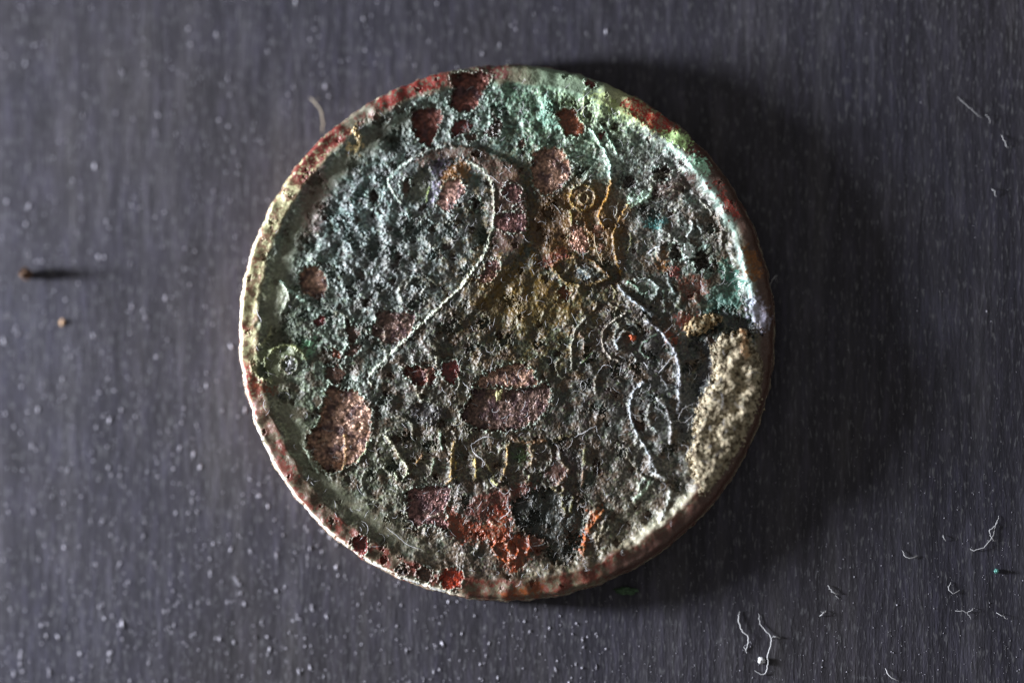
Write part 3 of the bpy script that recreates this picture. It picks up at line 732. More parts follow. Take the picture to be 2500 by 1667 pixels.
orn = [
 (circ(1423, 482, 31), 3.5, 5, (140, 120, 74), 'round scroll ring above the eye-shaped relief'),
 (circ(1425, 486, 12, 20, 330), 3, 3, (140, 130, 100), None),
 (Z('c', 905, 210, 880, 300, 840, 450, 770, 600, 740, 690, 800, 790), 4, 6, OCHRE, None),
 (Z('c', 880, 30, 890, 120, 900, 200), 4, 6, (186, 208, 204), None),
 (Z('c', 1110, 530, 1010, 690, 940, 850, 940, 1000, 960, 1180, 1020, 1400), 3.5, 5, (150, 118, 66), None),
 (Z('c', 990, 480, 970, 600, 960, 700), 3, 4, (150, 150, 140), None),
 (Z('c', 1150, 900, 1150, 1020, 1100, 1130), 3, 4, (130, 130, 70), None),
 (Z('c', 130, 1310, 250, 1240, 430, 1200, 620, 1220, 760, 1340, 880, 1440), 4, 6, (128, 96, 62), 'upper lid of the eye-shaped relief'),
 ([(1348, 652), (1376, 685), (1415, 697), (1459, 690), (1490, 678)], 4, 6, (120, 100, 62), 'lower lid of the eye-shaped relief'),
 (Z('e', 680, 200, 800, 340, 960, 460, 1110, 570), 5, 6, BLUE, None),
 (Z('e', 790, 150, 900, 200, 980, 290, 1060, 280), 3.5, 5, (130, 156, 140), None),
 (Z('e', 900, 130, 1050, 110, 1190, 230, 1110, 370), 3.5, 5, (150, 158, 158), None),
 (Z('e', 760, 550, 600, 650, 510, 740, 475, 880, 490, 990, 560, 1090, 680, 1160), 3.2, 6, (172, 166, 156), 'thin curved relief line like a letter C'),
 (Z('e', 1040, 650, 1170, 740, 1300, 890, 1380, 1010, 1440, 1180, 1460, 1350, 1450, 1550) + Z('f', 930, 400, 910, 560), 4.5, 7, (186, 190, 200), 'long pale relief arc near the sandy crust'),
 (Z('e', 280, 580, 150, 740, 90, 900, 75, 1060, 90, 1250), 3.2, 5, (160, 160, 150), None),
 (Z('e', 700, 850, 640, 930, 680, 1000), 2.5, 4, BLUE, None),
 (Z('e', 1180, 820, 1020, 900, 960, 1030, 1060, 1110), 3, 4, (110, 136, 120), None),
 (Z('f', 480, 170, 370, 270, 305, 420, 305, 600, 370, 780, 440, 920, 520, 1030, 580, 1170, 640, 1320), 4, 6, (176, 182, 190), 'pale looping relief line ending by the rim'),
 (Z('f', 640, 380, 740, 460, 800, 620, 830, 780, 820, 960), 3.5, 6, (186, 186, 190), None),
 (Z('f', 560, 1180, 560, 1300, 640, 1350, 760, 1400), 5, 5, (180, 186, 190), None),
 (Z(9, 610, 590, 600, 700, 540, 830), 5, 6, (196, 204, 200), None),
 (Z(9, 470, 540, 400, 640, 340, 690), 6, 5, (170, 190, 170), None),
 (Z(8, 740, 990, 700, 1010, 650, 1030, 640, 1070, 690, 1130, 760, 1160, 810, 1130, 830, 1070, 800, 1010, 750, 1020, 745, 1060, 770, 1080), 3.5, 5, (156, 86, 56), 'small spiral scroll on the orange oxide'),
 (Z(8, 910, 975, 920, 1040, 905, 1100), 4, 5, (150, 80, 46), None),
 (Z(8, 1490, 770, 1420, 850, 1370, 920, 1340, 1020, 1330, 1110), 4, 7, (158, 92, 48), None),
 (Z(8, 1490, 850, 1460, 950, 1440, 1010), 4, 5, (150, 140, 120), None),
 (Z('g', 330, 100, 290, 220, 210, 340), 3.5, 4, (160, 160, 130), None),
 (circ(707, 891, 21), 3.0, 3.5, (116, 108, 92), 'small raised ring near the rim'),
 (circ(700, 893, 50, 20, 200), 5, 5, (120, 124, 88), None),
 (Z('g', 100, 620, 180, 740, 340, 790), 4, 5, (150, 150, 118), None),
 (Z(4, 400, 400, 480, 480, 570, 540), 5, 6, (150, 176, 166), None),
 (Z(4, 420, 430, 460, 520, 400, 640), 4, 5, (160, 166, 150), None),
 (Z(3, 10, 620, 100, 760, 150, 870, 160, 1000), 3.5, 5, (180, 210, 200), 'pale branching relief line under the rim'),
 (Z(3, 90, 590, 170, 720, 210, 800), 3, 3, (140, 176, 160), None),
 (Z(2, 1340, 380, 1325, 480, 1330, 560), 2.5, 3, (180, 190, 150), None),
 (Z(2, 1230, 1080, 1330, 1020, 1400, 900, 1490, 840), 2.5, 3, (150, 160, 150), None),
 (Z('d', 740, 730, 770, 820, 820, 880), 3, 4, (180, 190, 190), None),
 (Z('d', 670, 740, 680, 840, 620, 930), 3.5, 5, (200, 208, 208), None),
 (Z('d', 780, 470, 880, 560, 930, 620), 3, 4, (176, 176, 166), None),
 (circ(1640, 618, 32, 60, 210), 4, 6, (140, 140, 138), None),
 (Z('d', 360, 1180, 380, 1150, 430, 1110), 3, 4, (150, 140, 130), None),
 (Z('h', 430, 590, 460, 460, 440, 560), 2.5, 3, (170, 190, 120), None),
 (Z(7, 880, 190, 885, 340, 865, 450), 3, 4, (196, 170, 130), None),
 (Z(7, 1060, 250, 1040, 320, 980, 390), 3, 4, (170, 180, 150), None),
 (Z(7, 600, 300, 620, 400, 680, 480), 4, 5, (176, 190, 176), None),
]
_r = np.random.default_rng(99)
_n = 0
while _n < 90:
    a_, q2 = _r.uniform(0, 6.283), 545 * math.sqrt(_r.uniform())
    u0, v0 = CX + q2 * math.cos(a_), CY + q2 * math.sin(a_)
    if not (v0 > 690 or u0 > 1330) or (1100 < u0 < 1360 and 870 < v0 < 1050): continue
    rr_, b0, db = _r.uniform(14, 46), _r.uniform(0, 360), _r.uniform(50, 150)
    ridge(circ(u0, v0, rr_, b0, b0 + db, 6), _r.uniform(2.5, 4.5), _r.uniform(1.8, 3.8), (140, 138, 122), 0.35)
    _n += 1
orn += [
 (circ(1535, 826, 34, 30, 250), 3, 4, (130, 140, 136), None), (circ(1532, 828, 20, -40, 190), 2.6, 3.5, (120, 126, 120), None),
 (Z('e', 180, 800, 240, 900, 230, 1000), 2.6, 3.5, (130, 110, 100), None), (Z('e', 220, 1180, 280, 1120, 340, 1060), 3, 4, (96, 116, 80), None),
 (Z('e', 860, 1080, 900, 1150, 850, 1200), 3, 4, (140, 146, 146), None), (Z('e', 600, 200, 640, 280, 620, 360), 2.6, 3, (130, 126, 80), None),
 (Z('e', 1300, 40, 1340, 200, 1400, 300), 4, 5, (150, 166, 166), None), (Z('e', 1250, 250, 1260, 400, 1280, 520), 3.5, 4, (130, 150, 140), None),
 (Z('f', 460, 560, 540, 660, 570, 740), 3, 4, (130, 136, 136), None), (Z('f', 600, 760, 650, 800, 610, 850), 3, 4, (140, 150, 150), None),
 (Z('f', 700, 100, 760, 190, 900, 220), 3, 4, (150, 158, 166), None), (Z('f', 500, 1400, 420, 1480, 440, 1560), 4, 5, (170, 184, 170), None),
 (Z('d', 1000, 680, 1050, 850, 1060, 1010), 4, 4, (110, 100, 90), None), (Z('d', 120, 1130, 200, 1080, 280, 1060), 3, 4, (150, 154, 160), None),
 (Z('c', 380, 600, 390, 700, 400, 760), 3, 4, (130, 126, 80), None), (Z('c', 640, 880, 680, 960, 700, 1050), 2.6, 3.5, (150, 120, 84), None),
 (Z('c', 560, 740, 600, 840, 640, 900), 3, 4, (130, 90, 60), None), (Z(8, 1450, 880, 1420, 980, 1440, 1060), 3.5, 4.5, (150, 140, 116), None),
]
for pts, wd, ht, col, lab in orn:
    ridge(pts, wd * 0.9, ht, col, 0.58, 'scroll_ornament', lab)
let = [
 (Z('a', 70, 240, 170, 360, 250, 500, 350, 650), 4.5, 7, (190, 190, 170)), (Z('a', 350, 660, 330, 730, 260, 800, 190, 750, 170, 690), 3.5, 5, (180, 190, 170)),
 (Z('a', 935, 320, 910, 500, 900, 770), 4.5, 6, (176, 150, 96)), (Z('a', 960, 560, 950, 660), 3, 4, (170, 150, 90)), (Z('a', 830, 830, 890, 800, 950, 760), 3, 4, (160, 130, 80)),
 (Z('a', 770, 200, 760, 290, 790, 400), 3.5, 5, (120, 150, 130)), (Z('a', 1190, 540, 1220, 650, 1205, 770), 4, 6, (184, 164, 104)), (Z('a', 530, 470, 490, 530, 440, 600), 4, 5, (160, 120, 70)),
 (Z('a', 690, 520, 660, 640, 640, 720), 3.5, 5, (130, 150, 130)), (Z('a', 1340, 560, 1400, 680, 1450, 730), 3.5, 5, (150, 146, 110)), (Z('a', 1420, 770, 1440, 830, 1490, 860), 4, 6, (176, 176, 130)),
 (Z('b', 205, 350, 190, 560, 170, 700, 130, 790), 4, 6, (180, 150, 104)), (Z('b', 490, 370, 530, 480, 490, 600), 4.5, 6, (176, 156, 130)), (Z('b', 480, 750, 460, 830), 3.5, 5, (170, 170, 140)),
 (Z('b', 420, 660, 430, 740), 3, 5, (140, 160, 150)), (Z('b', 980, 680, 920, 770, 860, 830), 4.5, 6, (150, 126, 110)),
 (Z('b', 1200, 400, 1180, 480, 1190, 570), 4, 6, (160, 160, 120)), (Z('b', 1165, 690, 1165, 760, 1150, 860), 3.5, 5, (156, 130, 110)), (Z('b', 860, 430, 900, 560, 1000, 660), 4, 5, (140, 130, 110)),
 (Z('b', 770, 880, 850, 950, 930, 900), 3.5, 5, (130, 120, 90)), (Z('b', 270, 260, 400, 310, 560, 310, 700, 300), 4, 4, (120, 84, 50)), (Z('b', 790, 300, 900, 240, 1050, 220), 4, 4, (130, 120, 90)),
 (Z('b', 900, 980, 900, 1100, 950, 1220), 4, 5, (110, 106, 66)), (Z('b', 1040, 1020, 1000, 1200), 4, 5, (120, 116, 72)),
]
for pts, wd, ht, col in let:
    ridge(pts, wd, ht, col, 0.5, 'letter_remnant')

# fine grain in the height; colours more saturated, with more tonal contrast
H += 0.10 * np.random.default_rng(9).standard_normal((N, N)).astype(np.float32)
_g = C.mean(-1, keepdims=True)
C = np.clip(_g + (C - _g) * 1.25, 0.004, None)
C = np.clip(C * np.clip(0.9 + 0.35 * (C.mean(-1, keepdims=True) - 0.18) / 0.18, 0.78, 1.25), 0.006, 0.85)

# ------------------------------------------------------------------ the coin as meshes
n = 1040
a = np.linspace(-1, 1, n + 1)
X, Y = np.meshgrid(a, a)
with np.errstate(divide='ignore', invalid='ignore'):
    big = np.abs(X) > np.abs(Y)
    r_ = np.where(big, X, Y)
    ph = np.where(big, (math.pi / 4) * np.where(X == 0, 0, Y / X), math.pi / 2 - (math.pi / 4) * np.where(Y == 0, 0, X / Y))
DX, DY = r_ * np.cos(ph), r_ * np.sin(ph)
# mesh points on the face, in world units about the coin's axis
WX, WY = DX.ravel() * R * PX, DY.ravel() * R * PX
Pf = np.stack([WX, WY, np.full(WX.shape, HF)], 1)
# (the drawing was made in photo pixels, so ask the camera where each point of the face lies)
c0 = at(CX, CY, HF)
Pf[:, 0] += c0[0]; Pf[:, 1] += c0[1]
pu, pv = proj(Pf)

def bil(A, u, v):
    x = np.clip(u - OX, 0, N - 1.001); y = np.clip(v - OY, 0, N - 1.001)
    i = x.astype(int); j = y.astype(int)
    fx, fy = x - i, y - j
    if A.ndim == 3:
        fx, fy = fx[:, None], fy[:, None]
    return (A[j, i] * (1 - fx) + A[j, i + 1] * fx) * (1 - fy) + (A[j + 1, i] * (1 - fx) + A[j + 1, i + 1] * fx) * fy
hz = bil(H, pu, pv)
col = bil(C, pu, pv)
glo = bil(G, pu, pv)
Pf[:, 2] = HF + hz * PX
# a rough outline
rr = np.hypot(Pf[:, 0] - c0[0], Pf[:, 1] - c0[1]) / (R * PX)
wob = bil(n30 * 0.3 + n60 * 0.7 + n120 * 0.6, pu, pv) * np.clip((rr - 0.93) / 0.07, 0, 1)
Pf[:, 0] += (Pf[:, 0] - c0[0]) / np.maximum(rr, .1) / R * wob
Pf[:, 1] += (Pf[:, 1] - c0[1]) / np.maximum(rr, .1) / R * wob

coin = bpy.data.objects.new('coin', None)
COL.objects.link(coin)
coin.location = (c0[0], c0[1], 0)
coin.empty_display_size = 0.5
tag(coin, 'round corroded copper coin with green patina, raised figure 2 and sandy crust on its edge', 'coin')
Pl = Pf - np.array([c0[0], c0[1], 0])

idx = np.arange((n + 1) * (n + 1)).reshape(n + 1, n + 1)
FQ = np.stack([idx[:-1, :-1], idx[:-1, 1:], idx[1:, 1:], idx[1:, :-1]], -1).reshape(-1, 4)
fu = pu[FQ].mean(1); fv = pv[FQ].mean(1)
fid = ID[np.clip(np.round(fv - OY).astype(int), 0, N - 1), np.clip(np.round(fu - OX).astype(int), 0, N - 1)]
def coin_part(name, V, F, mat, cc, gg, label=None):
    o = mesh_np(name, V, F, mat, coin, {'mineral': ('FLOAT_COLOR', np.concatenate([cc, np.ones((len(cc), 1))], 1)), 'gloss': ('FLOAT', gg)})
    if label: o['label'] = label
    return o
for kk, (nm, mt, lab) in PARTS.items():
    F = FQ[fid == kk]
    if not len(F): continue
    used, inv = np.unique(F, return_inverse=True)
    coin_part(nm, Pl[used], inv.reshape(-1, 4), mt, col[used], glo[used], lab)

# the edge and the underside
ring = np.concatenate([idx[0, :-1], idx[:-1, -1], idx[-1, :0:-1], idx[:0:-1, 0]])
m = len(ring)
top = Pl[ring]
tc_ = col[ring]
rows, rc = [top], [tc_]
th = np.arctan2(top[:, 1], top[:, 0])
rng = np.random.default_rng(12)
def ringnoise(L, seed):
    r2 = np.random.default_rng(seed)
    f = np.fft.rfft(r2.standard_normal(m)); k_ = np.arange(len(f))
    x = np.fft.irfft(f * np.exp(-((k_ - m / L) / (m / L)) ** 2), m)
    return x / x.std()
NR = 22
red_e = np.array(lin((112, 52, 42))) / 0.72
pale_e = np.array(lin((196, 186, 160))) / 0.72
for j in range(1, NR + 1):
    t = j / NR
    z = top[:, 2] * (1 - t)
    bul = 1 + 0.004 * math.sin(math.pi * t) - (0.006 if j == NR else 0)
    nz = (ringnoise(30, 100 + j) * 1.0 + ringnoise(90, 99) * 1.6 * math.sin(t * 3)) * PX * (1 - 0.6 * t)
    rad = np.hypot(top[:, 0], top[:, 1]) * bul + nz
    rows.append(np.stack([rad * np.cos(th), rad * np.sin(th), z], 1))
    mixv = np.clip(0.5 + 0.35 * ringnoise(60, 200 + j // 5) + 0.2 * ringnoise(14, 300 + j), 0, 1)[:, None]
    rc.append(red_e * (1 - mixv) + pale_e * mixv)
EV = np.concatenate(rows + [np.zeros((1, 3))])
EC = np.concatenate(rc + [np.array([[.1, .06, .05]])])
EC *= (0.35 + 0.65 * np.clip(-np.cos(np.concatenate([th] * (NR + 1) + [np.zeros(1)])) + 0.3, 0, 1))[:, None]  # light and shade painted in: wall paler on the left, darker on the right
ii = np.arange(m); jj = (ii + 1) % m
EF = np.concatenate([np.stack([(r + 1) * m + ii, (r + 1) * m + jj, r * m + jj, r * m + ii], 1) for r in range(NR)])
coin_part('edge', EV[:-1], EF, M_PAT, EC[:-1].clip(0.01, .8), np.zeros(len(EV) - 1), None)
# underside
bv = np.concatenate([rows[-1], np.array([[0, 0, 0.0]])])
bf = np.stack([jj, ii, np.full(m, m)], 1)
mesh_np('underside', bv, bf, M_PAT, coin, {'mineral': ('FLOAT_COLOR', np.tile([.1, .06, .05, 1], (m + 1, 1))), 'gloss': ('FLOAT', np.zeros(m + 1))})

# ------------------------------------------------------------------ earth stuck on the coin
def surf(u, v):
    """height of the coin's surface under a photo pixel"""
    return HF + float(bil(H, np.array([u]), np.array([v]))[0]) * PX

def crust(pts, hgt, side, name, label, tone, warm=None):
    w_, sd = polysd(pts, 12, 1.2)
    g30, g14, g8 = bn(81, 34)[w_], bn(82, 15)[w_], bn(83, 8)[w_]
    ys, xs_ = np.mgrid[w_[0], w_[1]]
    dome = sm(-3, side, sd)
    h = H[w_] * 0 + np.minimum(H[w_], 16) * (1 - dome) + (12 + hgt * dome + 4.5 * frac(85, 2.3, 80)[w_] - 3.2 * sm(0.5, 1.6, g14) + 0.8 * g8 + 0.7 * n5[w_]) * dome
    h -= 12 * (1 - sm(-5, 1, sd))
    h -= 16 * sm(610, 652, RR[w_])
    lightc = lin(tone[0]) / 0.72; darkc = lin(tone[1]) / 0.72
    mx = sm(-1.3, 0.9, -1.0 * sm(0.5, 1.6, g14) * 1.6 + 0.7 * g8 + 0.6 * g30)[..., None]
    cc = darkc * (1 - mx) + lightc * mx
    if warm:
        ww, sdw = polysd(warm, 400, 1.0)
        full = np.zeros((N, N), np.float32) - 99
        full[ww] = sdw
        mw = sm(-3, 3, full[w_])[..., None]
        cc = cc * (1 - mw) + lin((198, 166, 132)) / 0.72 * mw
        h += 8 * mw[..., 0]
    gm = sm(0.9, 1.8, bn(84, 20)[w_])[..., None] * 0.5
    cc = cc * (1 - gm) + np.array([0.34, 0.36, 0.28]) * gm
    keep = sd > -4
    hh, ww_ = sd.shape
    P = np.stack([xs_ + OX, ys + OY], -1).reshape(-1, 2).astype(float)
    sc_ = np.array([at(u, v, HF)[:2] for u, v in [(P[0, 0], P[0, 1]), (P[-1, 0], P[-1, 1])]])
    # the face is seen almost square on, so the drawing maps to it by scale and shift
    fxu = (sc_[1, 0] - sc_[0, 0]) / (P[-1, 0] - P[0, 0]); fyv = (sc_[1, 1] - sc_[0, 1]) / (P[-1, 1] - P[0, 1])
    wxp = sc_[0, 0] + (P[:, 0] - P[0, 0]) * fxu - c0[0]
    wyp = sc_[0, 1] + (P[:, 1] - P[0, 1]) * fyv - c0[1]
    V = np.stack([wxp, wyp, HF + h.ravel() * PX], 1)
    ix = np.arange(hh * ww_).reshape(hh, ww_)
    kf = keep[:-1, :-1] & keep[1:, :-1] & keep[:-1, 1:] & keep[1:, 1:]
    F = np.stack([ix[1:, :-1], ix[1:, 1:], ix[:-1, 1:], ix[:-1, :-1]], -1)[kf]
    used, inv = np.unique(F, return_inverse=True)
    o = mesh_np(name, V[used], inv.reshape(-1, 4), M_SAND, coin,
                {'mineral': ('FLOAT_COLOR', np.concatenate([cc.reshape(-1, 3)[used].clip(0.01, .85), np.ones((len(used), 1))], 1))})
    o['label'] = label
    # raise the height map so that fibres lie on top
    H[w_] = np.where(keep, np.maximum(H[w_], h), H[w_])
    return o
crust([(1749, 834), (1762, 817), (1791, 812), (1812, 800), (1829, 812), (1836, 838), (1868, 879), (1872, 936), (1862, 1000), (1838, 1060), (1805, 1120), (1770, 1170), (1735, 1205), (1711, 1222), (1700, 1191), (1688, 1166), (1676, 1112), (1687, 1077), (1690, 1040), (1697, 1000), (1710, 970), (1733, 936), (1740, 904), (1737, 879), (1731, 850)],
      20, 22, 'sandy_crust', 'thick pale brown lump of earth stuck along the edge', ((172, 162, 140), (84, 73, 58)),
      Z(6, 1160, 760, 1210, 780, 1200, 850, 1230, 960, 1200, 1000, 1160, 940, 1170, 860))
crust([(1670, 796), (1676, 818), (1711, 817), (1740, 798), (1762, 783), (1759, 768), (1727, 767), (1689, 778)], 9, 12, 'sandy_crust', 'small sliver of sandy earth beside the big lump', ((164, 144, 112), (84, 72, 54)))

# ------------------------------------------------------------------ loose things: fibres, grains, crumbs
def tube(pts3, rad, sides=5):
    P = [Vector(p) for p in pts3]
    V, F = [], []
    for i, p in enumerate(P):
        d = (P[min(i + 1, len(P) - 1)] - P[max(i - 1, 0)]).normalized()
        s_ = d.cross(Vector((0, 0, 1)))
        s_ = s_.normalized() if s_.length > 1e-6 else Vector((1, 0, 0))
        t_ = s_.cross(d)
        tp = 0.45 + 0.55 * min(1, min(i, len(P) - 1 - i) / (0.2 * len(P) + 1e-6))
        for k_ in range(sides):
            an = 2 * math.pi * k_ / sides
            V.append(p + (s_ * math.cos(an) + t_ * math.sin(an)) * rad * tp)
    for i in range(len(P) - 1):
        for k_ in range(sides):
            a_, b_ = i * sides + k_, i * sides + (k_ + 1) % sides
            F.append((a_, b_, b_ + sides, a_ + sides))
    return np.array(V), np.array(F)

def fibre_mesh(strands, on_coin, rad, lift, seed):
    rg = np.random.default_rng(seed)
    Vs, Fs, o_ = [], [], 0
    for pts in strands:
        pl = spline(pts, 6)
        p3 = []
        m_ = len(pl)
        z0 = None
        for i, q_ in enumerate(pl):
            t = i / max(1, m_ - 1)
            if 0 < i < m_ - 1: q_ = q_ + rg.normal(0, 0.9, 2)
            arch = lift * math.sin(math.pi * t) * PX
            if on_coin:
                zz = max(surf(*q_), surf(q_[0] - 3, q_[1]), surf(q_[0] + 3, q_[1]))
            else:
                zz = 0.0
            z0 = zz if z0 is None else z0 * 0.6 + zz * 0.4
            w3 = at(q_[0], q_[1], max(zz, z0) + rad * PX + arch)
            p3.append(w3)
        V, F = tube(p3, rad * 0.72 * PX)
        Vs.append(V); Fs.append(F + o_); o_ += len(V)
    return np.concatenate(Vs), np.concatenate(Fs)

def fibre(strands, label, on_coin=False, rad=1.5, lift=5, mat=None, name='lint_fibre', cat='fibre', group=None, seed=None):
    seed = len(label) if seed is None else seed
    V, F = fibre_mesh(strands, on_coin, rad, lift, seed)
    c = V.mean(0); c[2] = V[:, 2].min()
    o = mesh_np(name, V - c, F, mat or M_LINT)
    o.location = c
    return tag(o, label, cat, group)

GT, GC = 'lint on the dark surface', 'lint on the coin'
fibre([Z('L', 1450, 800, 1440, 840, 1410, 870, 1425, 910, 1440, 915), Z('L', 1440, 830, 1425, 890, 1390, 940, 1340, 960, 1318, 950)], 'knotted white fibre with a loop lying on the dark surface', group=GT, rad=1.5)
fibre([Z('L', 1010, 960, 1030, 995, 1080, 985)], 'white fibre bent like a tick lying on the dark surface', group=GT, rad=1.7)
fibre([Z('L', 1232, 1105, 1220, 1130, 1240, 1155, 1272, 1140)], 'white fibre curled into a hook shape on the dark surface', group=GT, rad=1.5)
fibre([Z('L', 1195, 890, 1200, 905, 1208, 917)], 'very short pale fibre above the hooked one', group=GT, rad=1.5)
fibre([Z('L', 665, 1120, 690, 1150, 715, 1160), Z('L', 700, 1165, 715, 1180)], 'short forked pale fibre between the coin and the hooked fibre', group=GT, rad=2)
fibre([Z('L', 628, 1262, 645, 1248, 660, 1236), Z('L', 633, 1240, 650, 1246)], 'tiny crossed pale fibre shaped like a Y', group=GT, rad=1.8)
fibre([Z('L', 350, 1250, 358, 1300, 400, 1350, 405, 1390, 390, 1440, 390, 1490, 370, 1530, 330, 1510), Z('L', 405, 1362, 425, 1355, 447, 1362)], 'longest white fibre, branched and standing out below the coin', group=GT, rad=1.9)
fibre([Z('L', 262, 1240, 255, 1280, 275, 1330, 300, 1360, 288, 1420), Z('L', 280, 1400, 295, 1430)], 'thick fuzzy pale fibre next to the longest branched one', group=GT, rad=2.2)
fibre([Z('L', 930, 1500, 950, 1535, 990, 1558)], 'single curved white fibre at the bottom edge of the photo', group=GT, rad=1.8)
fibre([Z('L', 1250, 1236, 1300, 1242, 1325, 1275), Z('L', 1300, 1245, 1325, 1235, 1340, 1222)], 'thin branching fibre below the hooked one', group=GT, rad=1.1)
fibre([Z('L', 1440, 1245, 1465, 1258, 1490, 1275)], 'faint straight fibre right of the thin branching one', group=GT, rad=1.3)
fibre([Z('T', 1260, 445, 1310, 490, 1340, 515, 1372, 542)], 'blurred pale fibre slanting in the upper corner', group=GT, rad=0.9)
fibre([Z('T', 1392, 528, 1408, 545, 1410, 568)], 'short bent fibre at the end of the slanting one', group=GT, rad=0.9)
fibre([Z('T', 1465, 620, 1480, 655, 1496, 682)], 'faint fibre below the slanting one in the upper corner', group=GT, rad=1.4)
fibre([Z('T', 1420, 868, 1432, 880, 1440, 905)], 'small curved fibre lowest of those in the upper corner', group=GT, rad=1.6)
fibre([[(757, 238), (768, 250), (782, 268), (787, 295), (787, 325)], [(770, 245), (780, 240)]], 'tan fibre touching the upper rim of the coin and lying beyond it', rad=1.6, lift=30, mat=M_TAN, group=GT)
fibre([[(1878, 700), (1888, 680), (1897, 672)], [(1890, 678), (1900, 690)]], 'tiny wisp of lint beside the right edge of the coin', rad=1.2, lift=30, group=GT)

cf = [
 ([Z(8, 470, 280, 480, 260, 540, 225, 600, 208, 660, 222), Z(8, 475, 270, 480, 310, 530, 360, 575, 405, 560, 440)], 'looped pale fibre over the lettering below the big bare patch', 1.2),
 ([Z(8, 1260, 210, 1330, 175, 1420, 128, 1432, 140, 1435, 172)], 'long straight fibre with a bent end, right of the lettering', 1.4),
 ([Z('f', 1130, 440, 1000, 500, 950, 560, 925, 640, 960, 685, 1040, 660, 1110, 580)], 'loop of fibre against the big sandy lump', 1.2),
 ([Z('e', 410, 1315, 470, 1225, 530, 1210, 575, 1215, 600, 1245)], 'angular white fibre below the thin curved relief line', 1.2),
 ([Z('e', 1360, 1090, 1290, 1200, 1190, 1310)], 'straight white fibre crossing beside the long pale arc', 1.2),
 ([Z('c', 680, 890, 700, 1050, 745, 1180, 800, 1300)], 'golden straight fibre above the eye-shaped relief', 1.3),
 ([Z(4, 210, 610, 220, 650, 250, 710)], 'short white fibre on the hollow inside the left rim', 1.4),
 ([Z(7, 1200, 900, 1290, 970, 1360, 1030, 1470, 1070)], 'long thin fibre along the lower left field', 1.1),
 ([Z('f', 430, 1360, 500, 1260, 590, 1160)], 'straight fibre lying on the pale looping relief line', 1.2),
 ([Z('e', 1000, 1170, 1040, 1220, 1060, 1265), Z('e', 1050, 1240, 1070, 1150)], 'small pinkish forked fibre beside the straight white one', 1.3),
 ([Z(5, 1240, 640, 1290, 740), Z(5, 1290, 740, 1350, 680)], 'thin fibre forming a V below the eye-shaped relief', 1.0),
 ([Z(2, 590, 960, 640, 985, 690, 1030)], 'fine fibre near the top bend of the figure 2', 1.0),
 ([Z(5, 620, 1100, 625, 1050, 640, 1000)], 'upright fibre at the top of the big bare patch', 1.1),
 ([Z(5, 410, 1170, 450, 1210, 490, 1225)], 'slanting fibre left of the big bare patch', 1.1),
 ([Z('f', 620, 490, 700, 530, 755, 605, 748, 630)], 'hooked fibre inside the looping relief line', 1.0),
 ([Z('f', 910, 925, 970, 970, 1050, 1000, 1010, 1090)], 'kinked fibre touching the lower flank of the sandy lump', 1.1),
 ([Z(8, 745, 705, 755, 785, 690, 835)], 'sharply bent straight fibre at the edge of the orange oxide', 1.2),
 ([Z(6, 850, 390, 860, 450, 900, 495)], 'curved fibre on the red-brown area near the sliver of earth', 1.1),
]
for st, lab, rd in cf:
    fibre(st, lab, True, rd, 4, group=GC, mat=M_TAN if 'golden' in lab else None)

def lump(u, v, zbase, rx, ry, rz, name, label, cat, mat, rot=0.0, seed=0, res=3, group=None):
    import bmesh
    bm = bmesh.new()
    bmesh.ops.create_icosphere(bm, subdivisions=res, radius=1)
    rg = np.random.default_rng(seed)
    ks = rg.normal(size=(7, 3)) * 2.4; phs = rg.uniform(0, 6.28, 7)
    for vtx in bm.verts:
        p = np.array(vtx.co)
        f = 1 + 0.10 * sum(math.sin(k_ @ p * (1 + 0.4 * i) + ph_) for i, (k_, ph_) in enumerate(zip(ks, phs)))
        vtx.co = (p[0] * rx * f * PX, p[1] * ry * f * PX, (max(p[2], -0.75) + 0.75) * rz * f * PX)
    me = bpy.data.meshes.new(name)
    bm.to_mesh(me); bm.free()
    me.polygons.foreach_set('use_smooth', np.full(len(me.polygons), True))
    me.materials.append(mat)
    o = bpy.data.objects.new(name, me)
    COL.objects.link(o)
    o.location = at(u, v, zbase)
    o.rotation_euler.z = rot
    return tag(o, label, cat, group)

lump(1217, 966, surf(1217, 966) - 1 * PX, 7, 12, 8, 'grain', 'tiny pale yellow grain on the large dark bare metal patch', 'grain', M_SEED, 0.1, 3)
lump(1224, 956, surf(1224, 956) - 1 * PX, 3.5, 6, 6, 'grain', 'smaller crumb touching the pale yellow grain', 'grain', M_SEED, -0.2, 4)
lump(1545, 824, surf(1545, 824) - 1 * PX, 8, 8, 8, 'grain', 'round orange-red grain inside the thin curved relief line', 'grain', M_ORANGE, 0, 5)
lump(68, 671, 0, 13, 13, 30, 'wood_splinter', 'small brown splinter standing on the dark surface and casting a long shadow', 'splinter', M_BROWN, 0, 6)
lump(152, 787, 0, 4, 8, 4, 'crumb', 'light tan crumb lying near the brown splinter', 'crumb', M_CRUMB, -0.2, 7)
lump(1528, 1442, 0, 26, 8, 8, 'green_flake', 'dark green flake fallen beside the lower edge of the coin', 'flake', M_GREEN, -0.05, 8)
lump(1858, 1612, 0, 8, 9, 5, 'lint_ball', 'white fluff ball next to the longest branched fibre', 'lint', M_LINT, 0, 9)
lump(2433, 1393, 0, 5, 5, 6, 'crumb', 'minute turquoise crumb near the hooked fibre', 'crumb', mat_plain('turquoise_crumb', (0.15, 0.42, 0.38), 0.3, 60), 0, 10)

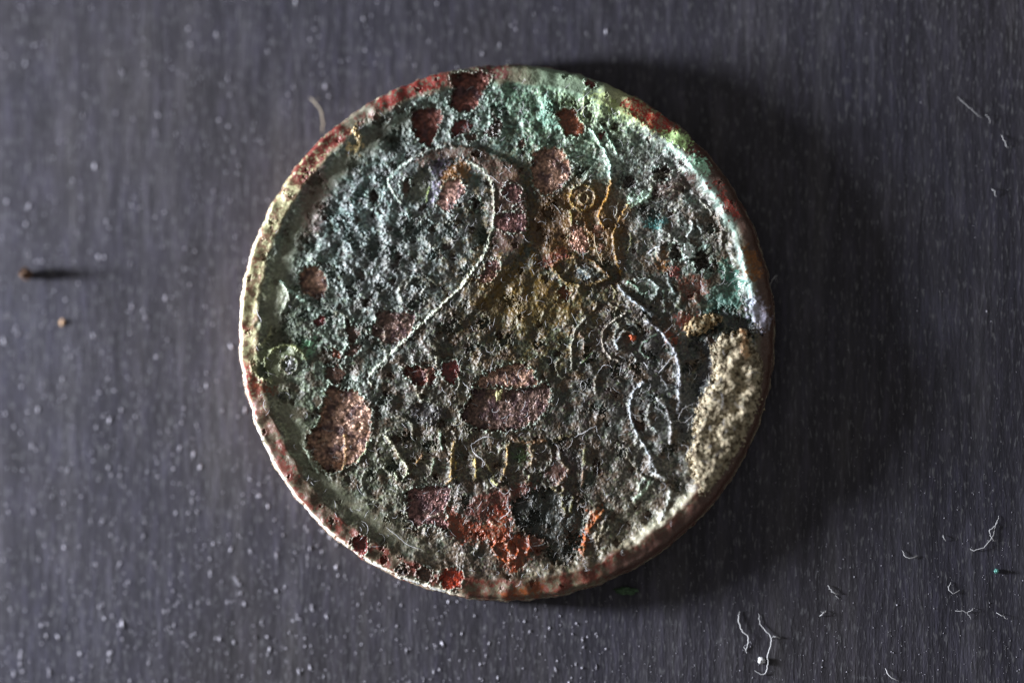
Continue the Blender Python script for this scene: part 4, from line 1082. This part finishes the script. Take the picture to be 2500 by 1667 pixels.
# fine fuzz on the coin: far too much to count
rg = np.random.default_rng(77)
Vs, Fs, o_ = [], [], 0
k = 0
while k < 680:
    a_, r2 = rg.uniform(0, 6.283), 620 * math.sqrt(rg.uniform())
    u0, v0 = CX + r2 * math.cos(a_), CY + r2 * math.sin(a_)
    if (u0 < 1100 and v0 < 950) and rg.uniform() < 0.75: continue
    L_ = rg.uniform(7, 20) + 26 * rg.uniform() ** 6
    d_ = rg.normal(1.3, 0.9)
    bend = rg.normal(0, 0.9)
    pts = []
    for t in (0, .25, .5, .75, 1):
        aa = d_ + bend * (t - .5)
        pts.append((u0 + L_ * (t - .5) * math.cos(aa), v0 - L_ * (t - .5) * math.sin(aa)))
    zc = max(surf(*q_) for q_ in pts)
    p3 = [at(q_[0], q_[1], 0.5 * (surf(*q_) + zc) + (1 + 2 * math.sin(math.pi * i / 4)) * PX) for i, q_ in enumerate(pts)]
    V, F = tube(p3, rg.uniform(0.32, 0.62) * PX, 4)
    Vs.append(V); Fs.append(F + o_); o_ += len(V)
    k += 1
tag(mesh_np('fine_lint', np.concatenate(Vs), np.concatenate(Fs), M_LINT), 'fine white fuzz of lint scattered over the coin face', 'lint', kind='stuff')

# dust on the table
oct_v = np.array([(1, 0, 0), (-1, 0, 0), (0, 1, 0), (0, -1, 0), (0, 0, 1), (0, 0, -1)], float)
oct_f = np.array([(0, 2, 4), (2, 1, 4), (1, 3, 4), (3, 0, 4), (2, 0, 5), (1, 2, 5), (3, 1, 5), (0, 3, 5)])
rg = np.random.default_rng(31)
ND = 12500
uu_ = rg.uniform(-900, 3400, ND * 2); vv2 = rg.uniform(-700, 2400, ND * 2)
dens = 0.35 + 0.65 * np.clip((vv2 - 300) / 1300, 0, 1)
dens *= np.where(uu_ > 1500, 0.25 + 0.75 * np.clip((vv2 - 900) / 500, 0, 1), 1)
ok = rg.uniform(size=ND * 2) < dens
uu_, vv2 = uu_[ok][:ND], vv2[ok][:ND]
pos = np.array([at(x, y, 0) for x, y in zip(uu_, vv2)])
ok = np.hypot(pos[:, 0] - c0[0], pos[:, 1] - c0[1]) > 1.53
pos = pos[ok]
ns = len(pos)
sz = (1.1 + 1.9 * rg.uniform(size=ns) ** 3 + 1.8 * rg.uniform(size=ns) ** 30) * PX
sz *= np.where(uu_[ok] > 1500, 0.52, 0.92)
el = np.where(rg.uniform(size=ns) < 0.5, rg.uniform(1.2, 4.0, ns), 1.0)
el = np.where(uu_[ok] > 1500, np.minimum(el, 1.3), el)
rot = rg.normal(0, 0.25, ns)
V = (oct_v[None] + rg.normal(0, 0.28, (ns, 6, 3))) * np.stack([sz, sz * el, sz * 0.6], 1)[:, None, :]
cx_, sx_ = np.cos(rot)[:, None], np.sin(rot)[:, None]
V = np.stack([V[..., 0] * cx_ - V[..., 1] * sx_, V[..., 0] * sx_ + V[..., 1] * cx_, V[..., 2]], -1)
V += pos[:, None, :] + np.array([0, 0, 1.0]) * sz[:, None, None] * 0.45
F = (oct_f[None] + 6 * np.arange(ns)[:, None, None]).reshape(-1, 3)
tag(mesh_np('dust', V.reshape(-1, 3), F, M_DUST), 'pale dust specks scattered over the dark surface', 'dust', kind='stuff')
